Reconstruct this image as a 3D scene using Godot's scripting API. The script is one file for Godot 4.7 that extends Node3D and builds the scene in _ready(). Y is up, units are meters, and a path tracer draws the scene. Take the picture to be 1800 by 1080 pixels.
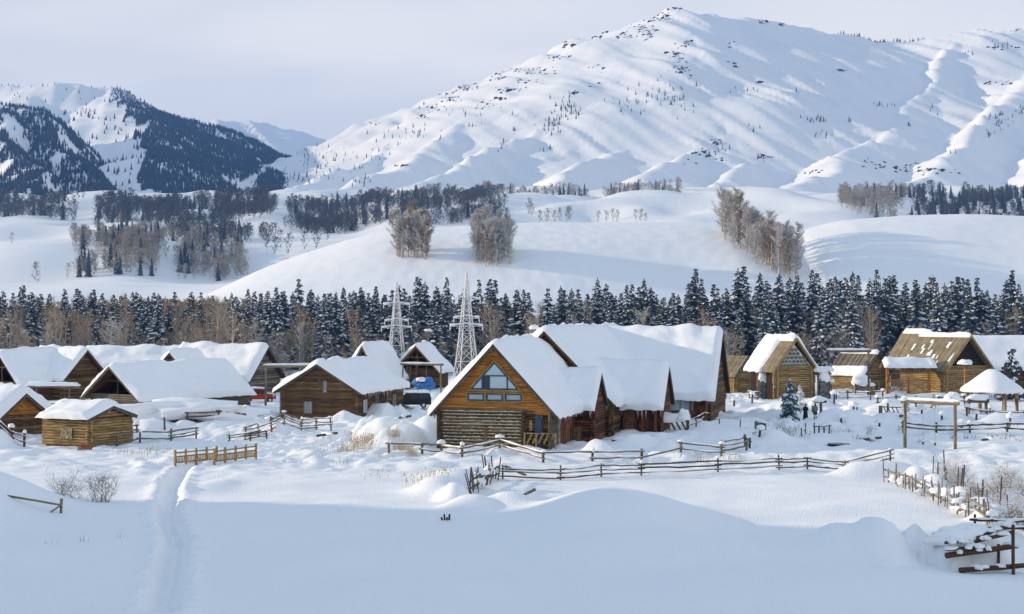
extends Node3D
# A snowbound log-cabin village in a mountain valley, seen from a low bank on a winter morning.
# Metres, y up, the view runs along -z; "d" below is the distance along the view (d = -z).

const LENS := 2473.0
const EYE := 10.4
const HORIZON := 560.0

var rng := RandomNumberGenerator.new()
var na := FastNoiseLite.new()
var nb := FastNoiseLite.new()
var nr := FastNoiseLite.new()
var nr2 := FastNoiseLite.new()
var M := {}
var taken := {}
var unit := {}
var tree_protos := {}

func _ready() -> void:
	rng.seed = 7
	setup_camera_and_light()
	setup_noise()
	setup_materials()
	build_ground()
	build_mountains()
	build_far_woods()
	build_forest()
	build_houses()
	build_yards()

func setup_camera_and_light() -> void:
	var cam := Camera3D.new()
	cam.name = "camera"
	cam.fov = rad_to_deg(2.0 * atan(540.0 / LENS))
	cam.near = 0.5
	cam.far = 14000.0
	cam.position = Vector3(0, EYE, 0)
	cam.rotation.x = atan(20.0 / LENS)
	add_child(cam)
	cam.current = true
	var env := Environment.new()
	env.background_mode = Environment.BG_SKY
	var sky := Sky.new()
	sky.sky_material = winter_sky()
	env.sky = sky
	env.tonemap_mode = Environment.TONE_MAPPER_LINEAR
	env.tonemap_exposure = 1.0
	env.sdfgi_enabled = true
	env.ssao_enabled = true
	env.ssil_enabled = true
	env.fog_enabled = true
	env.fog_density = 0.00011
	env.fog_light_color = Color(0.48, 0.69, 1.0)
	var we := WorldEnvironment.new()
	we.name = "world_environment"
	we.environment = env
	add_child(we)
	var sun := DirectionalLight3D.new()
	sun.name = "sun"
	sun.light_energy = 1.6
	sun.light_color = Color(1.0, 0.90, 0.76)
	sun.light_angular_distance = 0.9
	sun.shadow_enabled = true
	var elev := deg_to_rad(14.5)
	var behind := deg_to_rad(11.0)
	var to_sun := Vector3(-cos(elev) * cos(behind), sin(elev), -cos(elev) * sin(behind))
	sun.basis = Basis.looking_at(-to_sun, Vector3.UP)
	add_child(sun)

func winter_sky() -> Material:
	# thin high cloud over pale blue: milky towards the sun (left), blue-grey away from it
	var n := FastNoiseLite.new()
	n.seed = 11
	n.noise_type = FastNoiseLite.TYPE_SIMPLEX_SMOOTH
	n.frequency = 1.0
	n.fractal_octaves = 4
	var w := 1024
	var h := 512
	var im := Image.create(w, h, false, Image.FORMAT_RGBF)
	for j in h:
		var el := (0.5 - (j + 0.5) / h) * PI
		for i in w:
			var az := ((i + 0.5) / w - 0.5) * TAU        # 0 = along the view, negative = left
			var c := Vector3(0.62, 0.66, 0.74)
			if el > 0.0:
				var dir := Vector3(sin(az) * cos(el), sin(el), -cos(az) * cos(el))
				var low := pow(1.0 - clampf(el / 0.6, 0.0, 1.0), 2.0)
				var blue := Vector3(0.42, 0.57, 0.75).lerp(Vector3(1.24, 1.18, 1.14), low)
				var p := dir / (dir.y + 0.22)
				var cl := n.get_noise_3d(p.x * 0.42, p.z * 0.8, 0.0) * 0.75 + n.get_noise_3d(p.x * 1.1 + 9.0, p.z * 2.6, 3.0) * 0.3
				var cover := smoothstep(-0.42, 0.5, cl * 1.35 - 0.55 * sin(az))
				c = blue.lerp(Vector3(0.86, 0.86, 0.88).lerp(Vector3(1.52, 1.40, 1.29), low), cover * (0.3 + 0.7 * sqrt(low)))
			im.set_pixel(i, j, Color(c.x, c.y, c.z))
	var m := PanoramaSkyMaterial.new()
	m.panorama = ImageTexture.create_from_image(im)
	return m

func setup_noise() -> void:
	for n in [na, nb]:
		n.noise_type = FastNoiseLite.TYPE_SIMPLEX_SMOOTH
		n.frequency = 1.0
		n.fractal_type = FastNoiseLite.FRACTAL_NONE
	na.seed = 3
	nb.seed = 5
	nb.fractal_type = FastNoiseLite.FRACTAL_FBM
	nb.fractal_octaves = 4
	nr.seed = 9
	nr.noise_type = FastNoiseLite.TYPE_SIMPLEX_SMOOTH
	nr.frequency = 1.0
	nr.fractal_type = FastNoiseLite.FRACTAL_RIDGED
	nr.fractal_octaves = 4
	nr2.seed = 19
	nr2.noise_type = FastNoiseLite.TYPE_SIMPLEX_SMOOTH
	nr2.frequency = 1.0
	nr2.fractal_type = FastNoiseLite.FRACTAL_RIDGED
	nr2.fractal_octaves = 2

# ---------------------------------------------------------------- materials
func grey_texture(size: int, f: Callable) -> ImageTexture:
	var im := Image.create(size, size, false, Image.FORMAT_RGB8)
	for j in size:
		for i in size:
			var v: float = clampf(f.call(float(i) / size, float(j) / size), 0.0, 1.0)
			im.set_pixel(i, j, Color(v, v, v))
	return ImageTexture.create_from_image(im)

func seamless(sd: int, freq: float, oct: int) -> ImageTexture:
	var n := FastNoiseLite.new()
	n.seed = sd
	n.noise_type = FastNoiseLite.TYPE_SIMPLEX_SMOOTH
	n.frequency = freq
	n.fractal_octaves = oct
	return ImageTexture.create_from_image(n.get_seamless_image(512, 512))

func mat(called: String, c: Color, rough := 0.9) -> StandardMaterial3D:
	var m := StandardMaterial3D.new()
	m.resource_name = called
	m.albedo_color = c.linear_to_srgb()
	m.roughness = rough
	m.metallic_specular = 0.35
	M[called] = m
	return m

func setup_materials() -> void:
	var loop := func(n: FastNoiseLite, u: float, v: float, fu: float, fv: float) -> float:
		var a := u * TAU
		return n.get_noise_3d(cos(a) * fu, sin(a) * fu, v * fv)
	var grain := grey_texture(256, func(u, v):
		var g: float = loop.call(nb, u, v, 0.5, 26.0)
		var k: float = loop.call(nb, u, v + 7.0, 0.9, 7.0)
		return 0.72 + 0.34 * g + 0.28 * k)
	var woods := {
		"orange_wood": Color(0.72, 0.30, 0.062), "orange_wood_dark": Color(0.60, 0.225, 0.046), "orange_wood_light": Color(0.80, 0.36, 0.088),
		"honey_wood": Color(0.575, 0.388, 0.163), "honey_wood_dark": Color(0.463, 0.300, 0.125), "honey_wood_light": Color(0.650, 0.463, 0.225),
		"brown_wood": Color(0.246, 0.138, 0.065), "brown_wood_dark": Color(0.160, 0.087, 0.046), "brown_wood_light": Color(0.377, 0.225, 0.102),
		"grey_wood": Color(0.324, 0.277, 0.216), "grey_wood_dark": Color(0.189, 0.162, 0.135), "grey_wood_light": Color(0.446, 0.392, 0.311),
		"olive_log": Color(0.230, 0.169, 0.081), "olive_log_dark": Color(0.169, 0.121, 0.061), "olive_log_light": Color(0.311, 0.223, 0.115),
		"red_wood": Color(0.252, 0.091, 0.042), "red_wood_dark": Color(0.126, 0.049, 0.028), "red_wood_light": Color(0.364, 0.140, 0.063),
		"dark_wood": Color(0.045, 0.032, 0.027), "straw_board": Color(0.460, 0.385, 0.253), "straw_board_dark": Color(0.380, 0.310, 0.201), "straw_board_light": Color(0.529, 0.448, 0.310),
		"pale_post": Color(0.45, 0.36, 0.24),
	}
	for k in woods:
		var m := mat(k, woods[k], 0.85)
		m.albedo_texture = grain
		m.heightmap_enabled = true
		m.heightmap_texture = grain
		m.heightmap_scale = 1.2
	# snow
	var fine := seamless(21, 0.03, 4)
	var lumps := seamless(22, 0.012, 5)
	var snow := mat("snow", Color(0.86, 0.875, 0.90), 0.75)
	snow.heightmap_enabled = true
	snow.heightmap_texture = fine
	snow.heightmap_scale = 2.8
	snow.uv1_triplanar = true
	snow.uv1_world_triplanar = true
	snow.uv1_scale = Vector3(0.35, 0.35, 0.35)
	var far := mat("far_snow", Color(0.86, 0.875, 0.90), 0.85)
	far.heightmap_enabled = true
	far.heightmap_texture = lumps
	far.heightmap_scale = 160.0
	far.uv1_triplanar = true
	far.uv1_world_triplanar = true
	far.uv1_scale = Vector3(0.0022, 0.0022, 0.0022)
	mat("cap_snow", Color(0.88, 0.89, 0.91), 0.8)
	mat("frost", Color(0.62, 0.585, 0.47), 0.9)
	mat("needle", Color(0.050, 0.080, 0.108), 0.9)
	mat("needle_blue", Color(0.075, 0.13, 0.17), 0.9)
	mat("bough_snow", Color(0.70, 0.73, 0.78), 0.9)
	mat("birch_bark", Color(0.50, 0.45, 0.38), 0.9)
	mat("twig", Color(0.36, 0.275, 0.19), 0.95)
	mat("twig_grey", Color(0.26, 0.235, 0.21), 0.95)
	mat("twig_frost", Color(0.58, 0.56, 0.54), 0.95)
	mat("grove", Color(0.36, 0.335, 0.305), 0.95)
	mat("larch", Color(0.105, 0.112, 0.13), 0.95)
	mat("far_needle", Color(0.052, 0.085, 0.12), 0.95)
	mat("trunk", Color(0.07, 0.05, 0.038), 0.95)
	var rock := mat("rock", Color(0.15, 0.145, 0.145), 0.95)
	rock.albedo_texture = lumps
	rock.uv1_triplanar = true
	rock.uv1_scale = Vector3(0.06, 0.06, 0.06)
	mat("dry_grass", Color(0.50, 0.39, 0.22), 0.95)
	mat("steel", Color(0.72, 0.73, 0.75), 0.7)
	mat("dark_metal", Color(0.035, 0.04, 0.045), 0.5)
	mat("frame_blue", Color(0.035, 0.06, 0.10), 0.4)
	mat("curtain", Color(0.60, 0.74, 0.80), 0.8)
	mat("door_blue", Color(0.045, 0.07, 0.13), 0.5)
	mat("white_paint", Color(0.70, 0.71, 0.72), 0.5)
	mat("navy_paint", Color(0.012, 0.016, 0.028), 0.25)
	mat("red_paint", Color(0.42, 0.045, 0.02), 0.3)
	mat("rubber", Color(0.02, 0.02, 0.021), 0.9)
	mat("tail_red", Color(0.35, 0.02, 0.015), 0.3)
	mat("black_coat", Color(0.012, 0.011, 0.015), 0.9)
	mat("grey_coat", Color(0.16, 0.155, 0.16), 0.9)
	mat("dark_skirt", Color(0.035, 0.035, 0.025), 0.9)
	mat("pale_legs", Color(0.50, 0.47, 0.45), 0.8)
	mat("boot", Color(0.02, 0.018, 0.018), 0.7)
	mat("skin", Color(0.45, 0.28, 0.20), 0.6)
	mat("hair", Color(0.025, 0.018, 0.014), 0.7)
	mat("grey_cap", Color(0.13, 0.14, 0.15), 0.9)
	mat("tarp_blue", Color(0.06, 0.20, 0.48), 0.6)
	mat("green_box", Color(0.06, 0.14, 0.13), 0.6)
	mat("brick_red", Color(0.33, 0.12, 0.06), 0.9)
	mat("rope", Color(0.35, 0.31, 0.26), 0.9)
	mat("stone", Color(0.13, 0.14, 0.14), 0.9)
	mat("stone_light", Color(0.22, 0.235, 0.235), 0.9)
	mat("log_end", Color(0.20, 0.185, 0.13), 0.9)
	mat("log_end_green", Color(0.145, 0.155, 0.11), 0.9)
	mat("water", Color(0.012, 0.016, 0.022), 0.3)
	var g := mat("glass", Color(0.05, 0.07, 0.09), 0.06)
	g.transparency = BaseMaterial3D.TRANSPARENCY_ALPHA
	g.albedo_color.a = 0.12
	var ice := mat("icicle", Color(0.80, 0.84, 0.88), 0.25)
	ice.metallic_specular = 0.5

# ---------------------------------------------------------------- placing, naming
func px(p: float, d: float) -> float:          # lateral place at distance d of a point seen p pixels across the 1800-pixel photograph
	return (p - 900.0) / LENS * d

func dist(py: float, h := 0.0) -> float:       # distance at which a point of height h stands if seen at row py
	return LENS * (EYE - h) / (py - HORIZON)

func on_ground(x: float, d: float, lift := 0.0) -> Vector3:
	return Vector3(x, ground(x, d) + lift, -d)

func spot(p: float, py: float, lift := 0.0) -> Vector3:
	var d := dist(py)
	return on_ground(px(p, d), d, lift)

func numbered(called: String) -> String:
	if not taken.has(called):
		taken[called] = 0
		return called
	taken[called] += 1
	return "%s_%03d" % [called, taken[called]]

func tag(o: Node, label: String, category := "", group := "", kind := "") -> Node:
	if label: o.set_meta("label", label)
	if category: o.set_meta("category", category)
	if group: o.set_meta("group", group)
	if kind: o.set_meta("kind", kind)
	return o

func thing(called: String, label: String, category: String, at: Vector3, turn := 0.0, group := "") -> Node3D:
	var o := Node3D.new()
	o.name = numbered(called)
	add_child(o)
	o.position = at
	o.rotation.y = turn
	tag(o, label, category, group)
	return o

func part(parent: Node, called: String, mesh: Mesh, m: Material, at := Transform3D(), kind := "") -> MeshInstance3D:
	var o := MeshInstance3D.new()
	if parent == self:
		o.name = numbered(called)
	else:
		var key := str(parent.get_instance_id()) + called
		var k: int = taken.get(key, 0)
		taken[key] = k + 1
		o.name = called if k == 0 else "%s_%03d" % [called, k]
	o.mesh = mesh
	o.material_override = m
	o.transform = at
	parent.add_child(o, true)
	if kind: o.set_meta("kind", kind)
	return o

func copy(o: Node3D, at: Vector3, turn: float, size := 1.0) -> Node3D:
	var c: Node3D = o.duplicate()
	c.name = numbered(str(o.name).rstrip("0123456789").trim_suffix("_"))
	add_child(c)
	c.transform = Transform3D(Basis(Vector3.UP, turn).scaled(Vector3.ONE * size), at)
	return c

func pick(base: String) -> Material:           # one of three tones of a wood
	var r := rng.randf()
	var tone := base + ("_dark" if r < 0.3 else "_light" if r > 0.72 else "")
	return M[tone if M.has(tone) else base]

# ---------------------------------------------------------------- mesh builder
class MB:
	var v := PackedVector3Array()
	var n := PackedVector3Array()
	var uv := PackedVector2Array()
	var ix := PackedInt32Array()
	func tri(a: Vector3, b: Vector3, c: Vector3) -> void:      # counter-clockwise from the front
		var k := v.size()
		var m := (b - a).cross(c - a).normalized()
		v.append(a); v.append(b); v.append(c)
		n.append(m); n.append(m); n.append(m)
		uv.append(Vector2(0, 0)); uv.append(Vector2(1, 0)); uv.append(Vector2(1, 1))
		ix.append(k); ix.append(k + 2); ix.append(k + 1)
	func quad(a: Vector3, b: Vector3, c: Vector3, d: Vector3) -> void:
		var k := v.size()
		var m := (c - a).cross(d - b).normalized()
		var lu := (b - a).length()
		var lv := (d - a).length()
		for p in [a, b, c, d]:
			v.append(p); n.append(m)
		if lu >= lv:
			uv.append(Vector2(0, 0)); uv.append(Vector2(lu, 0)); uv.append(Vector2(lu, lv)); uv.append(Vector2(0, lv))
		else:
			uv.append(Vector2(0, 0)); uv.append(Vector2(0, lu)); uv.append(Vector2(lv, lu)); uv.append(Vector2(lv, 0))
		for i in [0, 2, 1, 0, 3, 2]:
			ix.append(k + i)
	func box(c: Vector3, s: Vector3, b := Basis()) -> void:
		var x := b.x * s.x * 0.5
		var y := b.y * s.y * 0.5
		var z := b.z * s.z * 0.5
		quad(c - x - y + z, c + x - y + z, c + x + y + z, c - x + y + z)
		quad(c + x - y - z, c - x - y - z, c - x + y - z, c + x + y - z)
		quad(c + x - y + z, c + x - y - z, c + x + y - z, c + x + y + z)
		quad(c - x - y - z, c - x - y + z, c - x + y + z, c - x + y - z)
		quad(c - x + y + z, c + x + y + z, c + x + y - z, c - x + y - z)
		quad(c - x - y - z, c + x - y - z, c + x - y + z, c - x - y + z)
	func bar(a: Vector3, b: Vector3, w: float, h: float, up := Vector3.UP) -> void:   # a beam from a to b
		var f := (b - a).normalized()
		if absf(f.dot(up)) > 0.98: up = Vector3.FORWARD
		var s := f.cross(up).normalized()
		var u := s.cross(f)
		box((a + b) * 0.5, Vector3((b - a).length(), h, w), Basis(f, u, s))
	func tube(pts: Array, rad: Array, sides := 6, caps := true) -> void:
		var k := v.size()
		var run := 0.0
		for i in pts.size():
			var f: Vector3 = (pts[mini(i + 1, pts.size() - 1)] - pts[maxi(i - 1, 0)]).normalized()
			var s := f.cross(Vector3.UP if absf(f.y) < 0.9 else Vector3.RIGHT).normalized()
			var u := s.cross(f)
			if i > 0: run += (pts[i] - pts[i - 1]).length()
			for j in sides + 1:
				var a := TAU * j / sides
				var q := s * cos(a) + u * sin(a)
				v.append(pts[i] + q * rad[i])
				n.append(q)
				uv.append(Vector2(run, float(j) / sides))
		for i in pts.size() - 1:
			for j in sides:
				var a := k + i * (sides + 1) + j
				var c := a + sides + 1
				for q in [a, a + 1, c, a + 1, c + 1, c]:
					ix.append(q)
		if caps:
			for e in [0, pts.size() - 1]:
				var f: Vector3 = (pts[1] - pts[0]).normalized() * -1.0 if e == 0 else (pts[e] - pts[e - 1]).normalized()
				var m := v.size()
				v.append(pts[e]); n.append(f); uv.append(Vector2(0, 0.5))
				for j in sides + 1:
					v.append(v[k + e * (sides + 1) + j]); n.append(f); uv.append(Vector2(0.1 * cos(TAU * j / sides), 0.5 + 0.1 * sin(TAU * j / sides)))
				for j in sides:
					if e == 0: ix.append(m); ix.append(m + 2 + j); ix.append(m + 1 + j)
					else: ix.append(m); ix.append(m + 1 + j); ix.append(m + 2 + j)
	func grid(p: PackedVector3Array, nu: int, nv: int, flip := false) -> void:    # smooth sheet, p[j * nu + i]; faces along (du x dv)
		var k := v.size()
		for j in nv:
			for i in nu:
				var du := p[j * nu + mini(i + 1, nu - 1)] - p[j * nu + maxi(i - 1, 0)]
				var dv := p[mini(j + 1, nv - 1) * nu + i] - p[maxi(j - 1, 0) * nu + i]
				var m := du.cross(dv)
				if m.length_squared() < 1e-14: m = Vector3.UP if not flip else Vector3.DOWN
				m = m.normalized()
				v.append(p[j * nu + i]); n.append(-m if flip else m); uv.append(Vector2(i, j) * 0.2)
		for j in nv - 1:
			for i in nu - 1:
				var a := k + j * nu + i
				var c := a + nu
				if flip:
					for q in [a, a + 1, c + 1, a, c + 1, c]: ix.append(q)
				else:
					for q in [a, c + 1, a + 1, a, c, c + 1]: ix.append(q)
	func mesh() -> ArrayMesh:
		var r := []
		r.resize(Mesh.ARRAY_MAX)
		r[Mesh.ARRAY_VERTEX] = v
		r[Mesh.ARRAY_NORMAL] = n
		r[Mesh.ARRAY_TEX_UV] = uv
		r[Mesh.ARRAY_INDEX] = ix
		var m := ArrayMesh.new()
		if v.size() > 0: m.add_surface_from_arrays(Mesh.PRIMITIVE_TRIANGLES, r)
		return m

func blob(rx: float, ry: float, rz: float, sd: int, rough := 0.18, below := 0.25, nu := 14, nv := 8) -> ArrayMesh:
	# a soft lump of snow: its top half, and a little below its middle
	var b := MB.new()
	var p := PackedVector3Array()
	for j in nv + 1:
		var th := lerpf(PI * 0.5 + below * 1.4, 0.0, float(j) / nv)
		for i in nu + 1:
			var a := TAU * (i % nu) / nu
			var q := Vector3(sin(th) * cos(a), cos(th), -sin(th) * sin(a))
			var r := 1.0 + rough * na.get_noise_3d(q.x * 1.3 + sd * 3.7, q.y * 1.3, q.z * 1.3) * 1.4
			p.append(Vector3(q.x * rx, q.y * ry, q.z * rz) * r)
	b.grid(p, nu + 1, nv + 1)
	return b.mesh()

# ---------------------------------------------------------------- the lie of the land
func lut(xs: Array, ys: Array, x: float) -> float:
	if x <= xs[0]: return ys[0]
	var last := xs.size() - 1
	if x >= xs[last]: return ys[last]
	var i := 0
	while x > xs[i + 1]: i += 1
	var w: float = (x - xs[i]) / (xs[i + 1] - xs[i])
	return cubic_interpolate(ys[i], ys[i + 1], ys[maxi(i - 1, 0)], ys[mini(i + 2, last)], w)

# drifts and lumps near the viewer: x, d, height, half-width across, half-width along, steepness
var drifts := [
	[5.1, 70.0, 2.0, 4.3, 6.0, 1.05], [13.5, 66.0, 0.55, 7.0, 3.6, 1.0], [9.0, 61.0, 0.45, 6.0, 3.0, 1.0],
	[2.5, 61.0, 0.38, 5.0, 2.2, 1.0], [9.5, 55.5, 0.42, 7.0, 2.0, 1.0], [-6.0, 63.0, 0.34, 5.0, 2.6, 1.0], [-3.0, 54.5, 0.3, 4.5, 1.8, 1.0], [14.5, 53.0, 0.36, 5.0, 1.8, 1.0], [6.0, 66.0, 0.3, 6.0, 1.8, 1.0], [-8.5, 58.0, 0.22, 2.0, 2.0, 1.0], [-22.0, 60.0, 0.4, 4.0, 3.0, 1.0],
	[15.7, 60.5, 1.45, 1.25, 2.0, 2.0], [14.6, 61.5, 1.0, 1.6, 2.2, 1.4], [17.55, 61.0, 1.2, 0.55, 1.1, 2.2], [18.45, 59.8, 1.4, 0.62, 1.3, 2.2], [19.9, 60.5, 1.42, 1.35, 1.7, 2.2],
	[21.8, 62.0, 0.9, 1.2, 1.5, 1.5], [-29.5, 76.5, 2.1, 4.2, 4.2, 1.2], [-33.0, 71.0, 1.6, 6.0, 5.0, 1.0],
	[-3.2, 80.0, 1.0, 0.85, 2.0, 1.6], [-2.2, 75.0, 0.75, 1.3, 1.9, 1.5], [-0.3, 76.5, 0.7, 1.4, 2.0, 1.4], [0.4, 80.5, 0.55, 1.6, 2.0, 1.4], [-4.4, 84.0, 0.9, 1.5, 3.0, 1.3], [-3.6, 90.0, 0.8, 2.0, 3.0, 1.2],
	[-14.0, 77.0, 0.25, 9.0, 4.0, 1.0], [-18.2, 87.0, 0.42, 1.2, 3.2, 1.2], [-20.5, 84.5, 0.35, 1.6, 2.6, 1.2], [-24.0, 88.0, 0.4, 2.4, 2.6, 1.2],
	[24.5, 93.5, 1.05, 3.0, 1.0, 1.6], [26.0, 90.5, 1.0, 0.9, 1.2, 1.7], [25.7, 85.5, 0.9, 0.9, 1.3, 1.7], [25.6, 80.0, 0.8, 1.0, 1.3, 1.6], [25.3, 76.0, 0.8, 1.0, 1.3, 1.6], [24.6, 72.0, 0.9, 1.0, 1.4, 1.6],
	[-30.5, 134.0, 1.5, 5.5, 2.4, 1.5], [-27.0, 130.0, 1.0, 7.0, 2.0, 1.4], [-33.0, 128.5, 1.2, 2.0, 1.6, 1.6], [-33.0, 137.0, 2.2, 2.2, 1.5, 1.6], [-25.0, 124.0, 0.7, 3.5, 1.8, 1.4], [-21.0, 126.0, 0.8, 2.2, 1.8, 1.5],
	[-11.0, 121.0, 1.9, 2.2, 2.6, 1.7], [-8.8, 117.0, 1.5, 1.5, 2.2, 1.7], [-9.8, 114.0, 1.2, 1.6, 1.8, 1.7], [-7.2, 121.0, 1.8, 1.6, 2.2, 1.7], [-12.8, 126.0, 1.3, 2.0, 2.0, 1.6],
	[-13.5, 150.0, 1.2, 2.2, 1.6, 1.6], [-17.0, 142.0, 0.7, 2.0, 1.6, 1.5], [-45.0, 118.0, 0.9, 3.0, 2.0, 1.5], [-41.0, 112.0, 1.3, 1.4, 1.6, 1.7],
	[10.5, 114.0, 0.9, 2.2, 2.0, 1.4], [6.7, 108.5, 0.8, 1.1, 1.2, 1.6], [12.0, 110.0, 1.0, 0.9, 1.0, 1.8], [17.0, 111.5, 1.0, 1.4, 1.3, 1.7], [21.5, 116.0, 1.0, 2.0, 1.6, 1.6], [19.0, 119.5, 0.7, 2.6, 1.6, 1.4],
	[20.0, 150.0, 1.4, 2.6, 2.2, 1.5], [17.5, 146.0, 0.8, 2.0, 1.8, 1.5], [33.0, 139.0, 1.2, 2.5, 1.7, 1.7], [28.5, 146.0, 1.0, 2.4, 1.6, 1.6], [38.0, 140.0, 1.0, 2.6, 1.5, 1.6], [44.0, 143.0, 1.3, 2.2, 1.6, 1.7], [48.5, 140.0, 1.2, 2.0, 1.5, 1.7], [54.0, 143.0, 1.2, 2.4, 1.5, 1.7],
	[31.0, 160.0, 0.9, 2.2, 1.6, 1.6], [36.0, 166.0, 1.0, 2.4, 1.6, 1.6], [42.0, 158.0, 0.9, 2.0, 1.5, 1.6], [26.0, 104.0, 0.5, 4.0, 2.0, 1.2], [31.5, 103.0, 0.55, 4.0, 1.3, 1.4],
]
var ways := [[-12.3, 49.5], [-13.9, 57.0], [-15.6, 65.4], [-18.0, 73.5], [-19.6, 80.4], [-21.6, 89.6], [-23.1, 98.9], [-21.6, 102.5], [-19.0, 108.0], [-15.5, 118.0], [-13.4, 132.0], [-12.5, 150.0]]
var hill_x := [-185.0, -150.0, -119.0, -85.0, -57.0, -20.0, 28.0, 99.0, 114.0, 128.0, 143.0, 162.0, 209.0, 255.0, 340.0, 700.0]
var hill_h := [4.0, 20.0, 36.0, 48.0, 54.0, 56.5, 58.0, 57.5, 54.0, 48.0, 54.0, 59.0, 62.0, 61.0, 58.0, 52.0]

func path_gap(x: float, d: float) -> float:     # how far (x, d) lies from the trodden way
	var best := 99.0
	for i in ways.size() - 1:
		if d < ways[i][1] - 4.0 or d > ways[i + 1][1] + 4.0: continue
		var a := Vector2(ways[i][0], ways[i][1])
		var q := Geometry2D.get_closest_point_to_segment(Vector2(x, d), a, Vector2(ways[i + 1][0], ways[i + 1][1]))
		best = minf(best, q.distance_to(Vector2(x, d)))
	return best

func far_land(x: float, d: float) -> float:     # valley floor, terraces and the smooth round hill, from 400 m on
	var side := smoothstep(-0.16, 0.0, x / d)
	var left := lut([380.0, 480.0, 600.0, 780.0, 835.0, 930.0, 1000.0, 1200.0, 1450.0, 1700.0, 2000.0], [0.0, 3.0, 12.0, 28.0, 34.0, 60.0, 65.0, 86.0, 122.0, 158.0, 190.0], d + 18.0 * na.get_noise_2d(x / 90.0, 4.0) + 0.05 * x)
	var right := lut([380.0, 480.0, 600.0, 700.0, 1000.0, 1130.0, 1300.0, 1500.0, 1700.0, 2000.0], [0.0, 1.0, 6.0, 30.0, 66.0, 86.0, 121.0, 139.0, 160.0, 195.0], d + 60.0 * na.get_noise_2d(x / 220.0, 8.0))
	var h := lerpf(left, right, side)
	h += smoothstep(900.0, 1200.0, d) * 7.0 * na.get_noise_2d(x / 90.0, d / 120.0)
	var top := lut(hill_x, hill_h, x * (1.0 + 0.0 * d))
	var foot := 556.0 + 8.0 * na.get_noise_2d(x / 120.0, 1.5)
	var t := clampf((d - foot) / (700.0 - foot), 0.0, 1.0)
	var up := top * (1.0 - pow(1.0 - t, 1.75)) * smoothstep(0.0, 0.1, t)
	up *= 1.0 - smoothstep(740.0, 960.0, d) * 0.9
	up += smoothstep(0.0, 0.3, t) * (0.35 * na.get_noise_2d(x / 50.0, d / 60.0) + 0.10 * nb.get_noise_2d(x / 7.0, d / 9.0))
	var k := 4.0                                   # soft maximum
	var m := maxf(h, up)
	return m + k * exp(-absf(h - up) / k) * 0.4 + 0.12 * na.get_noise_2d(x / 9.0, d / 12.0)

func ground(x: float, d: float) -> float:
	if d > 420.0: return far_land(x, d)
	var h := (0.16 + 0.14 * smoothstep(80.0, 66.0, d)) * na.get_noise_2d(x / 15.0, d / 9.0) + 0.06 * na.get_noise_2d(x / 4.5, d / 3.6) + 0.015 * nb.get_noise_2d(x / 1.3, d / 1.0)
	if d > 88.0:
		var yard := smoothstep(88.0, 104.0, d) * (1.0 - smoothstep(235.0, 262.0, d))
		var l := maxf(0.0, na.get_noise_2d(x / 2.4, d / 3.2) - 0.05)
		h += yard * ((0.5 + 0.5 * na.get_noise_2d(x / 11.0, d / 13.0)) * (0.55 + 0.4 * smoothstep(122.0, 140.0, d)) * l + 0.24 * nb.get_noise_2d(x / 1.7, d / 2.1) + 0.14 * na.get_noise_2d(x / 7.0, d / 8.0))
	var steep_one := 0.0
	for f in drifts:
		var u: float = (x - f[0]) / f[3]
		if u > 2.3 or u < -2.3: continue
		var w: float = (d - f[1]) / f[4]
		if w > 2.3 or w < -2.3: continue
		var bump: float = f[2] * exp(-pow(u * u + w * w, f[5]))
		if f[5] > 1.3: steep_one = maxf(steep_one, bump)
		else: h += bump
	h += steep_one
	if d > 45.0 and d < 154.0 and x < -8.0 and x > -28.0:
		var g := path_gap(x, d)
		if g < 3.0:
			var rim := exp(-pow((g - 0.95) / 0.32, 2.0))
			h += 0.12 * rim * (0.6 + 2.0 * maxf(0.0, na.get_noise_2d(x / 0.9, d / 1.1)))
			h -= 0.58 * (1.0 - smoothstep(0.24, 0.62, g)) + 0.05 * na.get_noise_2d(x / 0.55, d / 0.7) * (1.0 - smoothstep(0.5, 1.2, g))
	var bank := bank_rise(x, d)
	if d > 320.0: h = lerpf(h, far_land(x, d), smoothstep(320.0, 420.0, d))
	return h + bank

func bank_rise(x: float, d: float) -> float:    # the high bank at the left, outside the picture, whose shadow covers the foreground
	if x > -41.0: return 0.0
	return 38.0 * smoothstep(-41.0, -98.0, x) * (1.0 - smoothstep(79.0, 103.0, d + 3.0 * na.get_noise_2d(x / 16.0, 3.0))) * (1.0 - 0.25 * smoothstep(-120.0, -300.0, x))

func axis(stops: Array) -> PackedFloat32Array:   # [from, step, to, step, to ...]
	var out := PackedFloat32Array()
	var x: float = stops[0]
	var i := 1
	while i < stops.size():
		while x < stops[i + 1] - 1e-4:
			out.append(x)
			x += stops[i]
		x = stops[i + 1]
		i += 2
	out.append(x)
	return out

func sheet(called: String, xs: PackedFloat32Array, ds: PackedFloat32Array, height: Callable, m: Material) -> MeshInstance3D:
	var b := MB.new()
	var p := PackedVector3Array()
	for d in ds:
		for x in xs:
			p.append(Vector3(x, height.call(x, d), -d))
	b.grid(p, xs.size(), ds.size())
	var o := part(self, called, b.mesh(), m)
	tag(o, "", "", "", "structure")
	return o

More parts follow.
